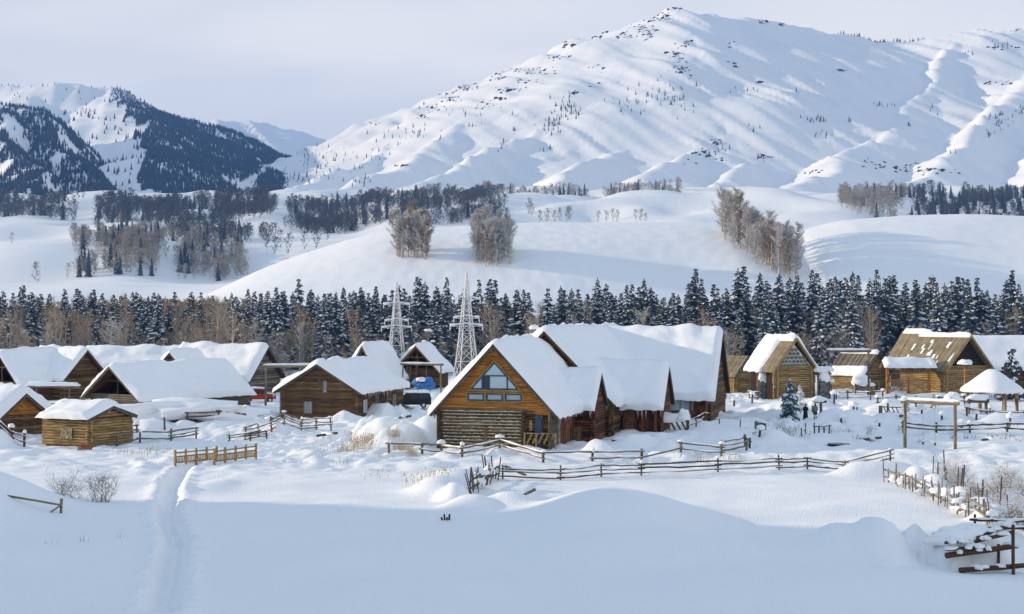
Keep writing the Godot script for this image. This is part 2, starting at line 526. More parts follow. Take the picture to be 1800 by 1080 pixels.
func build_ground() -> void:
	var xs := axis([-900.0, 20.0, -340.0, 6.0, -120.0, 1.6, -46.0, 0.5, -28.0, 0.26, -8.0, 0.4, 40.0, 1.6, 130.0, 2.2, 330.0, 10.0, 430.0, 20.0, 900.0])
	var ds := axis([-60.0, 6.0, 36.0, 0.3, 100.0, 0.4, 130.0, 0.7, 215.0, 1.6, 330.0, 4.0, 540.0, 1.6, 730.0, 4.0, 800.0, 6.0, 1100.0, 12.0, 1900.0])
	var o := sheet("snowy_ground", xs, ds, ground, M.snow)
	tag(o, "snow covered valley floor with drifts, footpath and the smooth white hill behind the forest")

# mountains: each is the upper envelope of ridges that fall away to both sides
func rp(p: float, py: float, d: float) -> Vector3:
	return Vector3(px(p, d), EYE + (HORIZON - py) / LENS * d, d)

func ridge_height(segs: Array, x: float, d: float, steep: float, soft: float) -> float:
	var best := -500.0
	for s in segs:
		if s[2] - steep * maxf(0.0, maxf(absf(x - s[3]) - s[4], absf(d - s[5]) - s[6])) < best: continue
		var a: Vector3 = s[0]
		var e: Vector3 = s[1]
		var t := clampf(((x - a.x) * e.x + (d - a.z) * e.z) / s[7], 0.0, 1.0)
		var qx := x - a.x - e.x * t
		var qd := d - a.z - e.z * t
		var h := a.y + e.y * t - steep * (sqrt(qx * qx + qd * qd + soft * soft) - soft)
		if h > best: best = h
	return best

func mountain(label: String, lines: Array, x0: float, x1: float, dx: float, d0: float, d1: float, dd: float, steep: float, soft: float, rough: float, fold: float) -> Dictionary:
	var segs := []
	for l in lines:
		for i in l.size() - 1:
			var a: Vector3 = l[i]
			var e: Vector3 = l[i + 1] - a
			segs.append([a, e, maxf(a.y, a.y + e.y), a.x + e.x * 0.5, absf(e.x) * 0.5, a.z + e.z * 0.5, absf(e.z) * 0.5, e.x * e.x + e.z * e.z])
	var height := func(x: float, d: float) -> float:
		var wx := x + 26.0 * na.get_noise_2d(x / 300.0, d / 300.0) + 4.0 * na.get_noise_2d(x / 70.0, d / 70.0)
		var wd := d + 22.0 * na.get_noise_2d(x / 240.0 + 31.0, d / 240.0)
		var h := ridge_height(segs, wx, wd, steep, soft)
		var q := (x + fold * d) / 105.0
		var rocky := smoothstep(0.1, 0.5, na.get_noise_2d(x / 210.0 + 5.0, d / 210.0))
		return h + rough * (nr2.get_noise_2d(q, d / 1100.0 + q * 0.06) - 0.2) * (0.65 + 0.6 * rocky) + rough * 0.16 * rocky * nb.get_noise_2d(x / 40.0, d / 55.0)
	var o := sheet("mountain", axis([x0, dx, x1]), axis([d0, dd, d1]), height, M.far_snow)
	tag(o, label)
	return {"height": height, "node": o}

var peak := {}
var west := {}
var spur := {}

func build_mountains() -> void:
	var crest := []
	for c in [[380, 345, 3100], [480, 312, 3050], [570, 243, 3000], [640, 213, 3000], [720, 198, 3000], [760, 178, 3000], [820, 148, 3000], [900, 120, 3000], [980, 95, 3000], [1040, 64, 3000], [1100, 44, 3000], [1150, 25, 3000], [1190, 11, 3000], [1213, 17, 3000], [1240, 35, 3000], [1300, 33, 3000], [1345, 36, 3000], [1400, 46, 3000], [1460, 58, 3000], [1540, 69, 3000], [1600, 72, 3000], [1680, 62, 3000], [1740, 53, 3000], [1800, 49, 3000], [2000, 60, 3000], [2300, 120, 3000]]:
		crest.append(rp(c[0], c[1], c[2]))
	var spurs := [
		[[1190, 12, 3000], [1080, 152, 2650], [950, 222, 2400], [820, 290, 2150], [690, 343, 1850]],
		[[1240, 36, 3000], [1180, 160, 2600], [1060, 268, 2200], [1000, 310, 2000], [900, 352, 1780]],
		[[1400, 46, 3000], [1330, 130, 2700], [1250, 230, 2350], [1130, 320, 1950], [1080, 350, 1780]],
		[[1560, 70, 3000], [1480, 155, 2700], [1380, 245, 2350], [1290, 315, 2000], [1230, 350, 1780]],
		[[1700, 61, 3000], [1640, 145, 2650], [1560, 225, 2350], [1450, 295, 2000], [1400, 340, 1780]],
		[[1850, 51, 3000], [1800, 152, 2600], [1720, 232, 2300], [1640, 292, 2000], [1600, 335, 1800]],
		[[2000, 60, 3000], [1950, 170, 2500], [1860, 260, 2100], [1800, 322, 1850]],
		[[1000, 86, 3000], [880, 190, 2650], [760, 262, 2300], [640, 318, 2050], [600, 340, 1900]],
		[[820, 150, 3000], [720, 232, 2700], [620, 292, 2400], [530, 332, 2150]],
	]
	var lines := [crest]
	for s in spurs:
		var l := []
		for c in s: l.append(rp(c[0], c[1], c[2]))
		lines.append(l)
	peak = mountain("great white mountain with rocky summit filling the right of the view", lines, -760.0, 1500.0, 8.0, 1640.0, 3250.0, 8.0, 0.50, 6.0, 9.5, 0.42)
	var wl := []
	for s in [
		[[-260, 150, 3700], [-100, 158, 3600], [0, 149, 3500], [60, 152, 3450], [130, 145, 3400], [185, 156, 3400], [240, 181, 3400], [300, 205, 3450], [360, 221, 3500], [430, 256, 3550], [500, 292, 3600], [560, 335, 3650]],
		[[185, 157, 3390], [230, 190, 3000], [266, 236, 2700], [257, 272, 2450], [272, 334, 2120]],
		[[60, 152, 3450], [40, 200, 3000], [70, 270, 2500], [120, 335, 2150]],
		[[300, 206, 3450], [390, 262, 3050], [450, 306, 2700], [490, 345, 2350]],
	]:
		var l := []
		for c in s: l.append(rp(c[0], c[1], c[2]))
		wl.append(l)
	west = mountain("lower snowy mountain at the left with a forested flank", wl, -1900.0, -300.0, 9.0, 2050.0, 3760.0, 10.0, 0.5, 34.0, 6.0, 0.2)
	var sl := []
	for s in [[[-260, 110, 2750], [-120, 140, 2650], [0, 176, 2500], [55, 196, 2440], [105, 242, 2340], [150, 284, 2240], [160, 322, 2100], [150, 352, 1850]], [[0, 176, 2500], [20, 260, 2200], [40, 340, 1850]]]:
		var l := []
		for c in s: l.append(rp(c[0], c[1], c[2]))
		sl.append(l)
	spur = mountain("dark wooded spur at the far left edge", sl, -1500.0, -480.0, 9.0, 1760.0, 2800.0, 9.0, 1.05, 12.0, 9.0, 0.1)
	var fl := []
	for c in [[300, 262, 5400], [340, 222, 5400], [380, 213, 5400], [440, 216, 5400], [510, 232, 5400], [570, 246, 5400], [700, 300, 5400]]: fl.append(rp(c[0], c[1], c[2]))
	mountain("pale round mountain in the gap between the two ranges", [fl], -1700.0, -200.0, 20.0, 4700.0, 5600.0, 20.0, 0.4, 90.0, 14.0, 0.3)

# ---------------------------------------------------------------- trees
func conifer_meshes(sd: int, high: float, wide: float, bare := 0.06, snowy := 0.7) -> Array:      # [trunk, crown, snow on the boughs]
	var r := RandomNumberGenerator.new()
	r.seed = sd
	var t := MB.new()
	var lean := Vector3(r.randf_range(-0.2, 0.2), 0, r.randf_range(-0.2, 0.2))
	t.tube([Vector3(0, -0.6, 0), Vector3(0, high * 0.3, 0) + lean * 0.4, Vector3(0, high * 0.97, 0) + lean], [high * 0.014 + 0.03, high * 0.011, 0.02], 6)
	var c := MB.new()
	var s := MB.new()
	var y := high * bare
	while y < high * 0.985:
		var f := y / high
		var reach := wide * pow(1.0 - f, 0.74) * (0.55 + 0.45 * smoothstep(0.0, 0.18, f)) + 0.12
		var count := 9 if f < 0.6 else 7 if f < 0.85 else 5
		var off := r.randf() * TAU
		for k in count:
			if r.randf() < 0.07: continue
			var a := off + TAU * (k + r.randf_range(-0.3, 0.3)) / count
			var l := reach * r.randf_range(0.55, 1.15)
			var dir := Vector3(cos(a), 0, sin(a))
			var sd_ := Vector3(-sin(a), 0, cos(a))
			var base := Vector3(0, y + r.randf_range(-0.45, 0.45), 0) + lean * f
			var droop := l * (0.42 - 0.35 * f) * r.randf_range(0.8, 1.3)
			var w := 0.20 * l + 0.16
			var p1 := base + dir * l * 0.5 - Vector3(0, droop * 0.32, 0)
			var p2 := base + dir * l - Vector3(0, droop * 0.85, 0)
			var hang := Vector3(0, -0.32 * w - 0.1, 0)
			var l1 := p1 + sd_ * w + hang - dir * l * 0.06
			var r1 := p1 - sd_ * w + hang - dir * l * 0.06
			var l2 := p2 + sd_ * w * 0.55 + hang - dir * l * 0.12
			var r2 := p2 - sd_ * w * 0.55 + hang - dir * l * 0.12
			c.tri(base, l1, p1); c.tri(base, p1, r1)
			c.tri(p1, l1, l2); c.tri(p1, l2, p2)
			c.tri(p1, r2, r1); c.tri(p1, p2, r2)
			for q in [[p1, l1], [p1, r1], [p2, l2], [p2, r2]]:      # hanging sprays
				var e: Vector3 = q[1]
				c.tri(q[0], e + Vector3(r.randf_range(-0.1, 0.1), -0.22 - 0.10 * l, r.randf_range(-0.1, 0.1)), e + dir * 0.16)
			if r.randf() < 0.9:
				var q := p1.lerp([l1, r1, l2, r2][r.randi() % 4], r.randf_range(0.5, 1.05))
				s.tri(q, q + Vector3(0.16, -0.05, 0.1), q + Vector3(0.02, 0.14, -0.08))
			if r.randf() < snowy and k % 7 != 6:
				var up := Vector3(0, 0.06 + 0.05 * r.randf(), 0)
				var k1 := r.randf_range(0.3, 0.85)
				var k2 := r.randf_range(0.35, 1.0)
				var inn := base.lerp(p1, r.randf_range(0.1, 0.6)) + up
				var m1 := p1.lerp(p2, 0.2) + up * 2.4
				var tip := p2 + up * 0.8
				var sl := p1.lerp(l1, k1) + up
				var sr := p1.lerp(r1, k2) + up
				s.tri(inn, sl, m1); s.tri(inn, m1, sr)
				s.tri(m1, sl, p2.lerp(l2, k2) + up); s.tri(m1, p2.lerp(l2, k2) + up, tip)
				s.tri(m1, p2.lerp(r2, k1) + up, sr); s.tri(m1, tip, p2.lerp(r2, k1) + up)
		y += (0.58 + 0.018 * high) * (1.0 - 0.45 * f) * r.randf_range(0.8, 1.15)
	var top := Vector3(0, high, 0) + lean
	for k in 4:
		var a := TAU * k / 4.0
		c.tri(top, top + Vector3(cos(a) * 0.22, -0.7, sin(a) * 0.22), top + Vector3(cos(a + 1.6) * 0.22, -0.7, sin(a + 1.6) * 0.22))
	return [t.mesh(), c.mesh(), s.mesh()]

func bare_meshes(sd: int, high: float, wide: float, low: float, twigs: int, thin: float, stems := 1, splayed := 0.14) -> Array:   # [trunk and limbs, twigs]
	var r := RandomNumberGenerator.new()
	r.seed = sd
	var t := MB.new()
	var c := MB.new()
	for st in stems:
		var root := Vector3(r.randf_range(-0.5, 0.5), -0.5, r.randf_range(-0.5, 0.5)) * (0.0 if stems == 1 else 1.0)
		root.y = -0.5
		var splay := Vector3(r.randf_range(-1, 1), 0, r.randf_range(-1, 1)) * (0.03 if stems == 1 else splayed) * high
		var tall := high * r.randf_range(0.85, 1.0)
		var mid := root + splay * 0.35 + Vector3(0, tall * 0.45, 0)
		var top := root + splay + Vector3(0, tall, 0)
		t.tube([root, mid, top], [minf(high * 0.012 + 0.04, high * 0.016), minf(high * 0.008 + 0.02, high * 0.010), minf(0.012, high * 0.003)], 5)
		var limbs := int(22.0 / stems) + 4
		var per := int(float(twigs) / (limbs * stems))
		for i in limbs:
			var f := lerpf(low, 0.93, pow((i + r.randf()) / limbs, 0.85))
			var at := root.lerp(mid, f / 0.45) if f < 0.45 else mid.lerp(top, (f - 0.45) / 0.55)
			var a := r.randf() * TAU
			var reach := wide * sin(PI * pow(clampf((f - low) / (1.0 - low), 0.02, 1.0), 0.75) * 0.94 + 0.12) * r.randf_range(0.55, 1.1)
			var rise := reach * r.randf_range(0.75, 1.6)
			var dir := Vector3(cos(a), 0, sin(a))
			var e1 := at + dir * reach * 0.5 + Vector3(0, rise * 0.35, 0)
			var e2 := at + dir * reach * 0.9 + Vector3(0, rise, 0)
			t.tube([at, e1, e2], [minf(0.045 + high * 0.0018, high * 0.006), minf(0.028 + high * 0.001, high * 0.004), minf(0.012, high * 0.002)], 3, false)
			for k in per:
				var g := r.randf()
				var o := at.lerp(e1, g * 2.0) if g < 0.5 else e1.lerp(e2, g * 2.0 - 1.0)
				var v := (dir * r.randf_range(-0.3, 1.0) + Vector3(r.randf_range(-0.8, 0.8), r.randf_range(0.0, 1.1), r.randf_range(-0.8, 0.8))).normalized()
				var l := r.randf_range(0.35, 1.0) * (0.35 + 0.30 * wide)
				var s := v.cross(Vector3(r.randf() - 0.5, r.randf() - 0.5, r.randf() - 0.5)).normalized() * thin
				var w := o + v * l
				c.tri(o - s, o + s, w)
				var o2 := o + v * l * 0.4
				var v2 := (v + Vector3(r.randf_range(-1, 1), r.randf_range(-0.9, 0.6), r.randf_range(-1, 1)) * 0.8).normalized()
				c.tri(o2 - s * 0.7, o2 + s * 0.7, o2 + v2 * l * 0.7)
	return [t.mesh(), c.mesh()]

func simple_conifer(sd: int, snowy: float) -> ArrayMesh:       # a far tree, ten metres high
	var r := RandomNumberGenerator.new()
	r.seed = sd
	var b := MB.new()
	for k in 6:
		var y := 0.6 + k * 1.5
		var w := 2.1 * pow(1.0 - k / 6.6, 0.9)
		var sides := 7
		var off := r.randf() * TAU
		for i in sides:
			var a := off + TAU * i / sides
			var a2 := off + TAU * (i + 0.9) / sides
			var q := r.randf_range(0.7, 1.2)
			b.tri(Vector3(0, y + 2.3, 0), Vector3(cos(a2) * w * q, y - r.randf() * 0.5, -sin(a2) * w * q) * Vector3(1, 1, -1), Vector3(cos(a) * w * q, y - r.randf() * 0.5, sin(a) * w * q))
	b.tube([Vector3(0, -2.5, 0), Vector3(0, 9.0, 0)], [0.22, 0.05], 4, false)
	return b.mesh()

func find_on(height: Callable, p: float, py: float, d0: float, d1: float) -> Vector3:    # where a sight line meets a slope
	var step := (d1 - d0) / 240.0
	var d := d0
	while d < d1:
		if height.call(px(p, d), d) > EYE + (HORIZON - py) / LENS * d: break
		d += step
	return Vector3(px(p, d), height.call(px(p, d), d), -d)

func scatter(called: String, mesh: Mesh, m: Material, places: Array, label: String, category: String) -> void:    # places: Transform3D
	if places.is_empty(): return
	var mm := MultiMesh.new()
	mm.transform_format = MultiMesh.TRANSFORM_3D
	mm.mesh = mesh
	mm.instance_count = places.size()
	for i in places.size(): mm.set_instance_transform(i, places[i])
	var o := MultiMeshInstance3D.new()
	o.name = numbered(called)
	o.multimesh = mm
	o.material_override = m
	add_child(o)
	tag(o, label, category, "", "stuff")

func stand(at: Vector3, size: float, fat := 1.0) -> Transform3D:
	return Transform3D(Basis(Vector3.UP, rng.randf() * TAU).scaled(Vector3(size * fat, size, size * fat)), at)

func build_far_woods() -> void:
	rng.seed = 101
	var con := [simple_conifer(1, 0.0), simple_conifer(2, 0.0), simple_conifer(3, 0.0)]
	# wooded flanks of the left mountains
	for w in [[spur, -1480.0, -560.0, 1780.0, 2760.0, 44000, true], [west, -1800.0, -330.0, 2080.0, 3600.0, 85000, false]]:
		var h: Callable = w[0].height
		var lots := [[], [], []]
		for i in w[5]:
			var x := rng.randf_range(w[1], w[2])
			var d := rng.randf_range(w[3], w[4])
			if x / d < -0.42 or x / d > -0.10: continue
			var y: float = h.call(x, d)
			var sx: float = (h.call(x + 14.0, d) - y) / 14.0
			var sz: float = (h.call(x, d + 14.0) - y) / 14.0
			var p := px(0, 1) + 0.0
			var pp := x / d * LENS + 900.0
			var py := HORIZON - (y - EYE) / d * LENS
			var k := na.get_noise_2d(x / 70.0, d / 110.0)
			var want := 0.0
			if w[6]:
				want = 1.1 if k + 0.35 * na.get_noise_2d((x + d) / 60.0, 3.0) > -0.22 else 0.04
			elif sx < -0.06 and pp > 190.0:
				want = 1.0 if k > -0.5 and py > 172.0 + (pp - 200.0) * 0.27 else 0.3
			else:
				want = 0.05 if py > 190.0 and k > 0.1 else 0.008
			if rng.randf() > want: continue
			lots[i % 3].append(stand(Vector3(x, y - 0.5, -d), rng.randf_range(0.6, 1.3) * (1.0 if py > 200.0 else 0.7), 1.0))
		for k in 3:
			scatter("mountain_forest", con[k], M.far_needle, lots[k], "dark conifers covering the %s" % ("wooded spur at the left edge" if w[6] else "shaded flank of the left mountain"), "forest")
	# sparse trees and crags on the great mountain
	var ph: Callable = peak.height
	var trees := []
	for c in [[968, 222, 60, 24, 20], [1000, 190, 45, 20, 16], [985, 205, 30, 26, 18], [902, 231, 10, 6, 5], [884, 258, 14, 7, 10], [1180, 160, 30, 40, 30], [1110, 190, 20, 30, 14], [1140, 175, 20, 40, 22], [760, 190, 14, 40, 14], [840, 210, 14, 40, 18], [740, 235, 20, 34, 16], [690, 250, 24, 50, 24], [610, 280, 34, 60, 26], [560, 300, 40, 50, 22], [540, 270, 24, 30, 22], [630, 322, 16, 24, 8], [520, 318, 40, 36, 14], [960, 270, 8, 16, 10], [1310, 160, 8, 20, 8], [1432, 213, 20, 18, 4], [1497, 212, 6, 8, 3], [1450, 240, 10, 20, 4], [1400, 165, 5, 20, 5], [1560, 185, 12, 30, 5], [1600, 222, 6, 6, 4], [1760, 215, 34, 22, 16], [1740, 236, 12, 8, 5], [1792, 200, 10, 10, 6], [1762, 80, 24, 14, 6], [1710, 95, 6, 8, 4], [1640, 195, 5, 10, 5], [1680, 270, 5, 6, 2], [1330, 225, 6, 30, 8], [1270, 270, 14, 30, 14], [1340, 280, 10, 14, 8], [1190, 185, 20, 30, 20]]:
		for i in int(c[2] * 0.8):
			var q := find_on(ph, c[0] + rng.randfn() * c[3] * 0.55, c[1] + rng.randfn() * c[4] * 0.55, 1650.0, 3050.0)
			if q.z > -3040.0: trees.append(stand(q + Vector3(0, -0.5, 0), rng.randf_range(0.35, 1.0), 0.75))
	for c in [[1430, 1455, 5], [1474, 1560, 30], [1540, 1640, 34], [1778, 1800, 12]]:
		for i in c[2]:
			var x := px(rng.randf_range(c[0], c[1]), 3010.0)
			trees.append(stand(Vector3(x, ph.call(x, 3010.0) - 1.0, -3010.0), rng.randf_range(0.5, 1.0)))
	scatter("mountain_trees", con[0], M.far_needle, trees, "scattered small trees on the slopes of the great white mountain", "trees")
	var rb := MB.new()
	var p := PackedVector3Array()
	for j in 6:
		for i in 9:
			var th := PI * (0.62 - 0.62 * j / 5.0)
			var a := TAU * (i % 8) / 8.0
			var q := Vector3(sin(th) * cos(a), cos(th), -sin(th) * sin(a))
			p.append(q * (1.0 + 0.75 * na.get_noise_3d(q.x * 1.7, q.y * 1.7, q.z * 1.7 + 4.0)))
	for j in 5:
		for i in 8:
			rb.quad(p[j * 9 + i], p[j * 9 + i + 1], p[j * 9 + i + 10], p[j * 9 + i + 9])
	var rocks := []
	for c in [[1150, 32, 24, 26, 8], [1165, 25, 14, 14, 6], [1185, 14, 8, 8, 3], [1130, 50, 26, 20, 8], [1100, 62, 20, 24, 8], [1055, 62, 12, 14, 5], [1140, 62, 20, 12, 8], [1190, 95, 34, 16, 16], [1200, 120, 24, 14, 10], [1210, 75, 12, 10, 5], [1010, 80, 10, 16, 5], [985, 100, 20, 22, 5], [955, 125, 26, 26, 6], [915, 125, 16, 20, 4], [930, 142, 16, 18, 4], [870, 135, 16, 20, 5], [820, 152, 26, 18, 6], [790, 170, 26, 16, 7], [770, 190, 16, 12, 6], [745, 205, 12, 12, 4], [900, 158, 18, 24, 4], [870, 175, 14, 18, 4], [850, 188, 14, 18, 4], [1050, 120, 8, 14, 5], [1010, 165, 8, 10, 4], [1040, 150, 6, 10, 4], [1340, 40, 8, 8, 3], [1375, 45, 10, 8, 3], [1285, 78, 6, 6, 8], [1290, 115, 6, 8, 4], [1340, 145, 5, 8, 2], [1260, 250, 14, 10, 5], [1235, 280, 12, 30, 8], [1345, 275, 10, 18, 6], [1580, 295, 18, 30, 8], [1620, 300, 18, 40, 8], [1530, 285, 10, 20, 6], [1440, 300, 6, 30, 8], [1740, 145, 6, 10, 3], [1770, 150, 8, 10, 6], [1760, 85, 10, 30, 6], [1240, 268, 10, 20, 8], [650, 218, 6, 20, 4], [690, 290, 5, 20, 5], [1480, 125, 8, 20, 4]]:
		for i in c[2]:
			var q := find_on(ph, c[0] + rng.randfn() * c[3] * 0.6, c[1] + rng.randfn() * c[4] * 0.6, 1650.0, 3060.0)
			if q.z < -3055.0: continue
			var s := rng.randf_range(0.7, 2.1) * (1.6 if rng.randf() < 0.12 else 0.9)
			rocks.append(Transform3D(Basis.from_euler(Vector3(rng.randf_range(-0.4, 0.4), rng.randf() * TAU, rng.randf_range(-0.5, 0.5))).scaled(Vector3(s * rng.randf_range(0.9, 2.2), s * rng.randf_range(0.6, 1.3), s)), q + Vector3(0, -0.4 * s, 0)))
	scatter("mountain_crags", rb.mesh(), M.rock, rocks, "dark rock outcrops along the ridges of the great white mountain", "rocks")
	# woods on the terraces
	var bare := []
	for k in 4: bare.append(bare_meshes(300 + k, 10.0, 2.6, 0.12, 190, 0.11)[1])
	var frosty := []
	for k in 3: frosty.append(bare_meshes(340 + k, 10.0, 2.4, 0.1, 150, 0.07)[1])
	for g in [   # px from, px to, d from, d to, number, size, colour, share of conifers, where
		[-60, 135, 1360, 1620, 260, 1.7, "larch", 0.06, "below the wooded spur at the left edge"],
		[165, 330, 1270, 1560, 330, 1.8, "larch", 0.04, "at the foot of the left mountain"],
		[320, 490, 1290, 1600, 330, 1.8, "larch", 0.04, "below the shaded flank of the left mountain"],
		[500, 690, 1180, 1560, 420, 1.6, "larch", 0.04, "in the gap between the mountains"],
		[660, 900, 1130, 1420, 360, 1.5, "larch", 0.024, "behind the smooth white hill"],
		[290, 420, 1010, 1090, 60, 1.7, "larch", 0.06, "on the shaded snow field under the left mountain"],
		[400, 500, 1020, 1080, 24, 1.5, "larch", 0.08, "beside the dark grove on the snow field"],
		[118, 300, 845, 965, 190, 1.5, "grove", 0.12, "on the terrace bank at the left"],
		[300, 440, 850, 960, 120, 1.5, "grove", 0.14, "on the right end of the terrace bank"],
		[840, 1040, 1560, 1700, 110, 1.5, "grove", 0.1, "along the foot of the great white mountain"],
		[1055, 1200, 1560, 1700, 100, 1.6, "grove", 0.1, "at the foot of the great mountain near its middle"],
		[1465, 1600, 1090, 1420, 240, 1.5, "grove", 0.03, "on the right-hand terrace, left end"],
		[1580, 1830, 1120, 1420, 420, 1.5, "larch", 0.25, "on the right-hand terrace under the mountain"],
		[-40, 420, 385, 470, 420, 1.45, "twig", 0.05, "behind the left part of the spruce belt"],
	]:
		var lots := [[], [], [], []]
		var cons := []
		for i in int(g[4] * 1.5):
			var d := rng.randf_range(g[2], g[3])
			var p1 := rng.randf_range(g[0], g[1])
			var x := px(p1, d)
			if na.get_noise_2d(x / 60.0, d / 90.0) < -0.42: continue
			var u: float = (p1 - g[0]) / (g[1] - g[0])
			if minf(u, 1.0 - u) + 0.12 * na.get_noise_2d(x / 25.0, d / 30.0) < 0.14 * rng.randf(): continue
			var at := on_ground(x, d, -0.3)
			if rng.randf() < g[7]: cons.append(stand(at, g[5] * rng.randf_range(0.7, 1.15), 0.8))
			else: lots[i % 4].append(stand(at, g[5] * rng.randf_range(0.6, 1.1), 1.1))
		for k in 4: scatter("leafless_wood", bare[k], M[g[6]], lots[k], "leafless grey wood %s" % g[8], "wood")
		scatter("distant_conifers", con[1], M.far_needle, cons, "dark conifers among the leafless wood %s" % g[8], "conifers")
	# trees that stand singly or in small clumps on the terraces
	for c in [["larch", [[213, 416], [222, 418], [232, 415]], "conifer at the terrace edge above the left grove", 1.7],
			["larch", [[468, 440], [482, 452], [493, 440], [507, 450], [535, 442], [552, 425], [556, 440], [575, 425], [607, 412], [600, 395], [572, 400], [585, 398]], "tall thin larch by the rising end of the white hill", 1.6],
			["twig_grey", [[930, 378], [935, 380], [950, 392], [962, 393], [975, 392], [985, 392], [998, 392], [1002, 390]], "small leafless tree behind the crest of the white hill", 1.5],
			["twig_grey", [[1052, 392], [1066, 391], [1078, 390], [1085, 392], [1118, 390], [1126, 391], [1135, 392]], "lone leafless tree on the crest of the white hill", 1.2],
			["twig_grey", [[63, 500]], "bare larch on the snow bank at the far left, lowest", 1.6], ["twig_grey", [[20, 430]], "bare larch on the sunlit terrace edge at the far left", 1.0], ["larch", [[137, 352], [145, 352]], "bare larch between the two dark groves under the left mountain", 1.6]]:
		var order := ["leftmost", "second from left", "third from left", "fourth from left", "fifth from left", "sixth from left", "seventh from left", "eighth from left", "ninth from left", "fourth from right", "third from right", "rightmost"]
		var row: Array = c[1]
		row.sort_custom(func(m, n): return m[0] < n[0])
		var oi := -1
		for q in row:
			oi += 1
			var at := find_on(ground, q[0], q[1], 720.0, 1650.0)
			var s: float = c[3] * rng.randf_range(0.75, 1.15)
			var o := thing("distant_tree", c[2] if row.size() == 1 else "%s, %s" % [c[2], order[oi]], "tree", at - Vector3(0, 0.3, 0), 0.0, c[2] + "s")
			part(o, "crown", con[rng.randi() % 3] if c[0] == "larch" and c[1].size() == 3 else bare[rng.randi() % 4], M[c[0]], Transform3D(Basis(Vector3.UP, rng.randf() * TAU).scaled(Vector3(s, s, s))))

func grow(kind: String, k: int, at: Vector3, size: float, label: String, group: String, called := "", fat := 1.0) -> Node3D:
	var key := "%s%d" % [kind, k]
	var conifer := kind.begins_with("spruce")
	if not tree_protos.has(key):
		match kind:
			"spruce": tree_protos[key] = conifer_meshes(500 + k, 17.0, 3.05 + 0.3 * (k % 3), 0.06, [0.85, 0.45, 0.7, 0.35, 0.8, 0.6][k])
			"spruce_small": tree_protos[key] = conifer_meshes(560 + k, 4.4, 1.35, 0.05, 0.95)
			"birch": tree_protos[key] = bare_meshes(600 + k, 13.0, 2.7 + 0.3 * (k % 3), 0.16, 620, 0.026, 1 + (k % 3))
			"hill_birch": tree_protos[key] = bare_meshes(640 + k, 20.0, 3.3, 0.10, 1700, 0.055, 1)
	var t: Array = tree_protos[key]
	var o := thing(called if called else ("spruce_tree" if conifer else "birch_tree"), label, "tree", at - Vector3(0, 0.1, 0), rng.randf() * TAU, group)
	var b := Transform3D(Basis().scaled(Vector3(size * fat, size, size * fat)))
	part(o, "trunk", t[0], M.trunk if conifer else M.birch_bark, b)
	var tint := "needle"
	if not conifer:
		var r := rng.randf()
		tint = "twig" if r < 0.5 else "twig_grey" if r < 0.72 else "twig_frost"
		if kind == "hill_birch": tint = "twig_frost" if r < 0.8 else "twig"
	part(o, "crown", t[1], M[tint], b)
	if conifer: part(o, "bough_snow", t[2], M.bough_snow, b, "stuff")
	return o

func place_in_belt(p: float, d: float) -> String:
	var names := ["beyond the left picture edge", "above the far left farmhouse", "above the second farmhouse", "above the long low farmhouse", "above the big white-roofed farmhouse", "above the tall post and beam frame", "above the brown boarded house", "beside the left pylon", "between the two pylons", "beside the right pylon", "above the orange gable", "above the long house roof", "above the right end of the long house", "above the bare roof sheds", "above the stacked log hut", "above the tall grey swing", "above the roofed gate", "above the plank roof house", "above the long white roof at right", "beyond the right picture edge"]
	var ends := [0.0, 90.0, 170.0, 290.0, 410.0, 480.0, 630.0, 720.0, 790.0, 840.0, 940.0, 1120.0, 1275.0, 1345.0, 1440.0, 1530.0, 1600.0, 1700.0, 1800.0]
	var i := 0
	while i < ends.size() and p > ends[i]: i += 1
	return ("front row " if d < 272.0 else "middle row " if d < 302.0 else "back row ") + names[i]

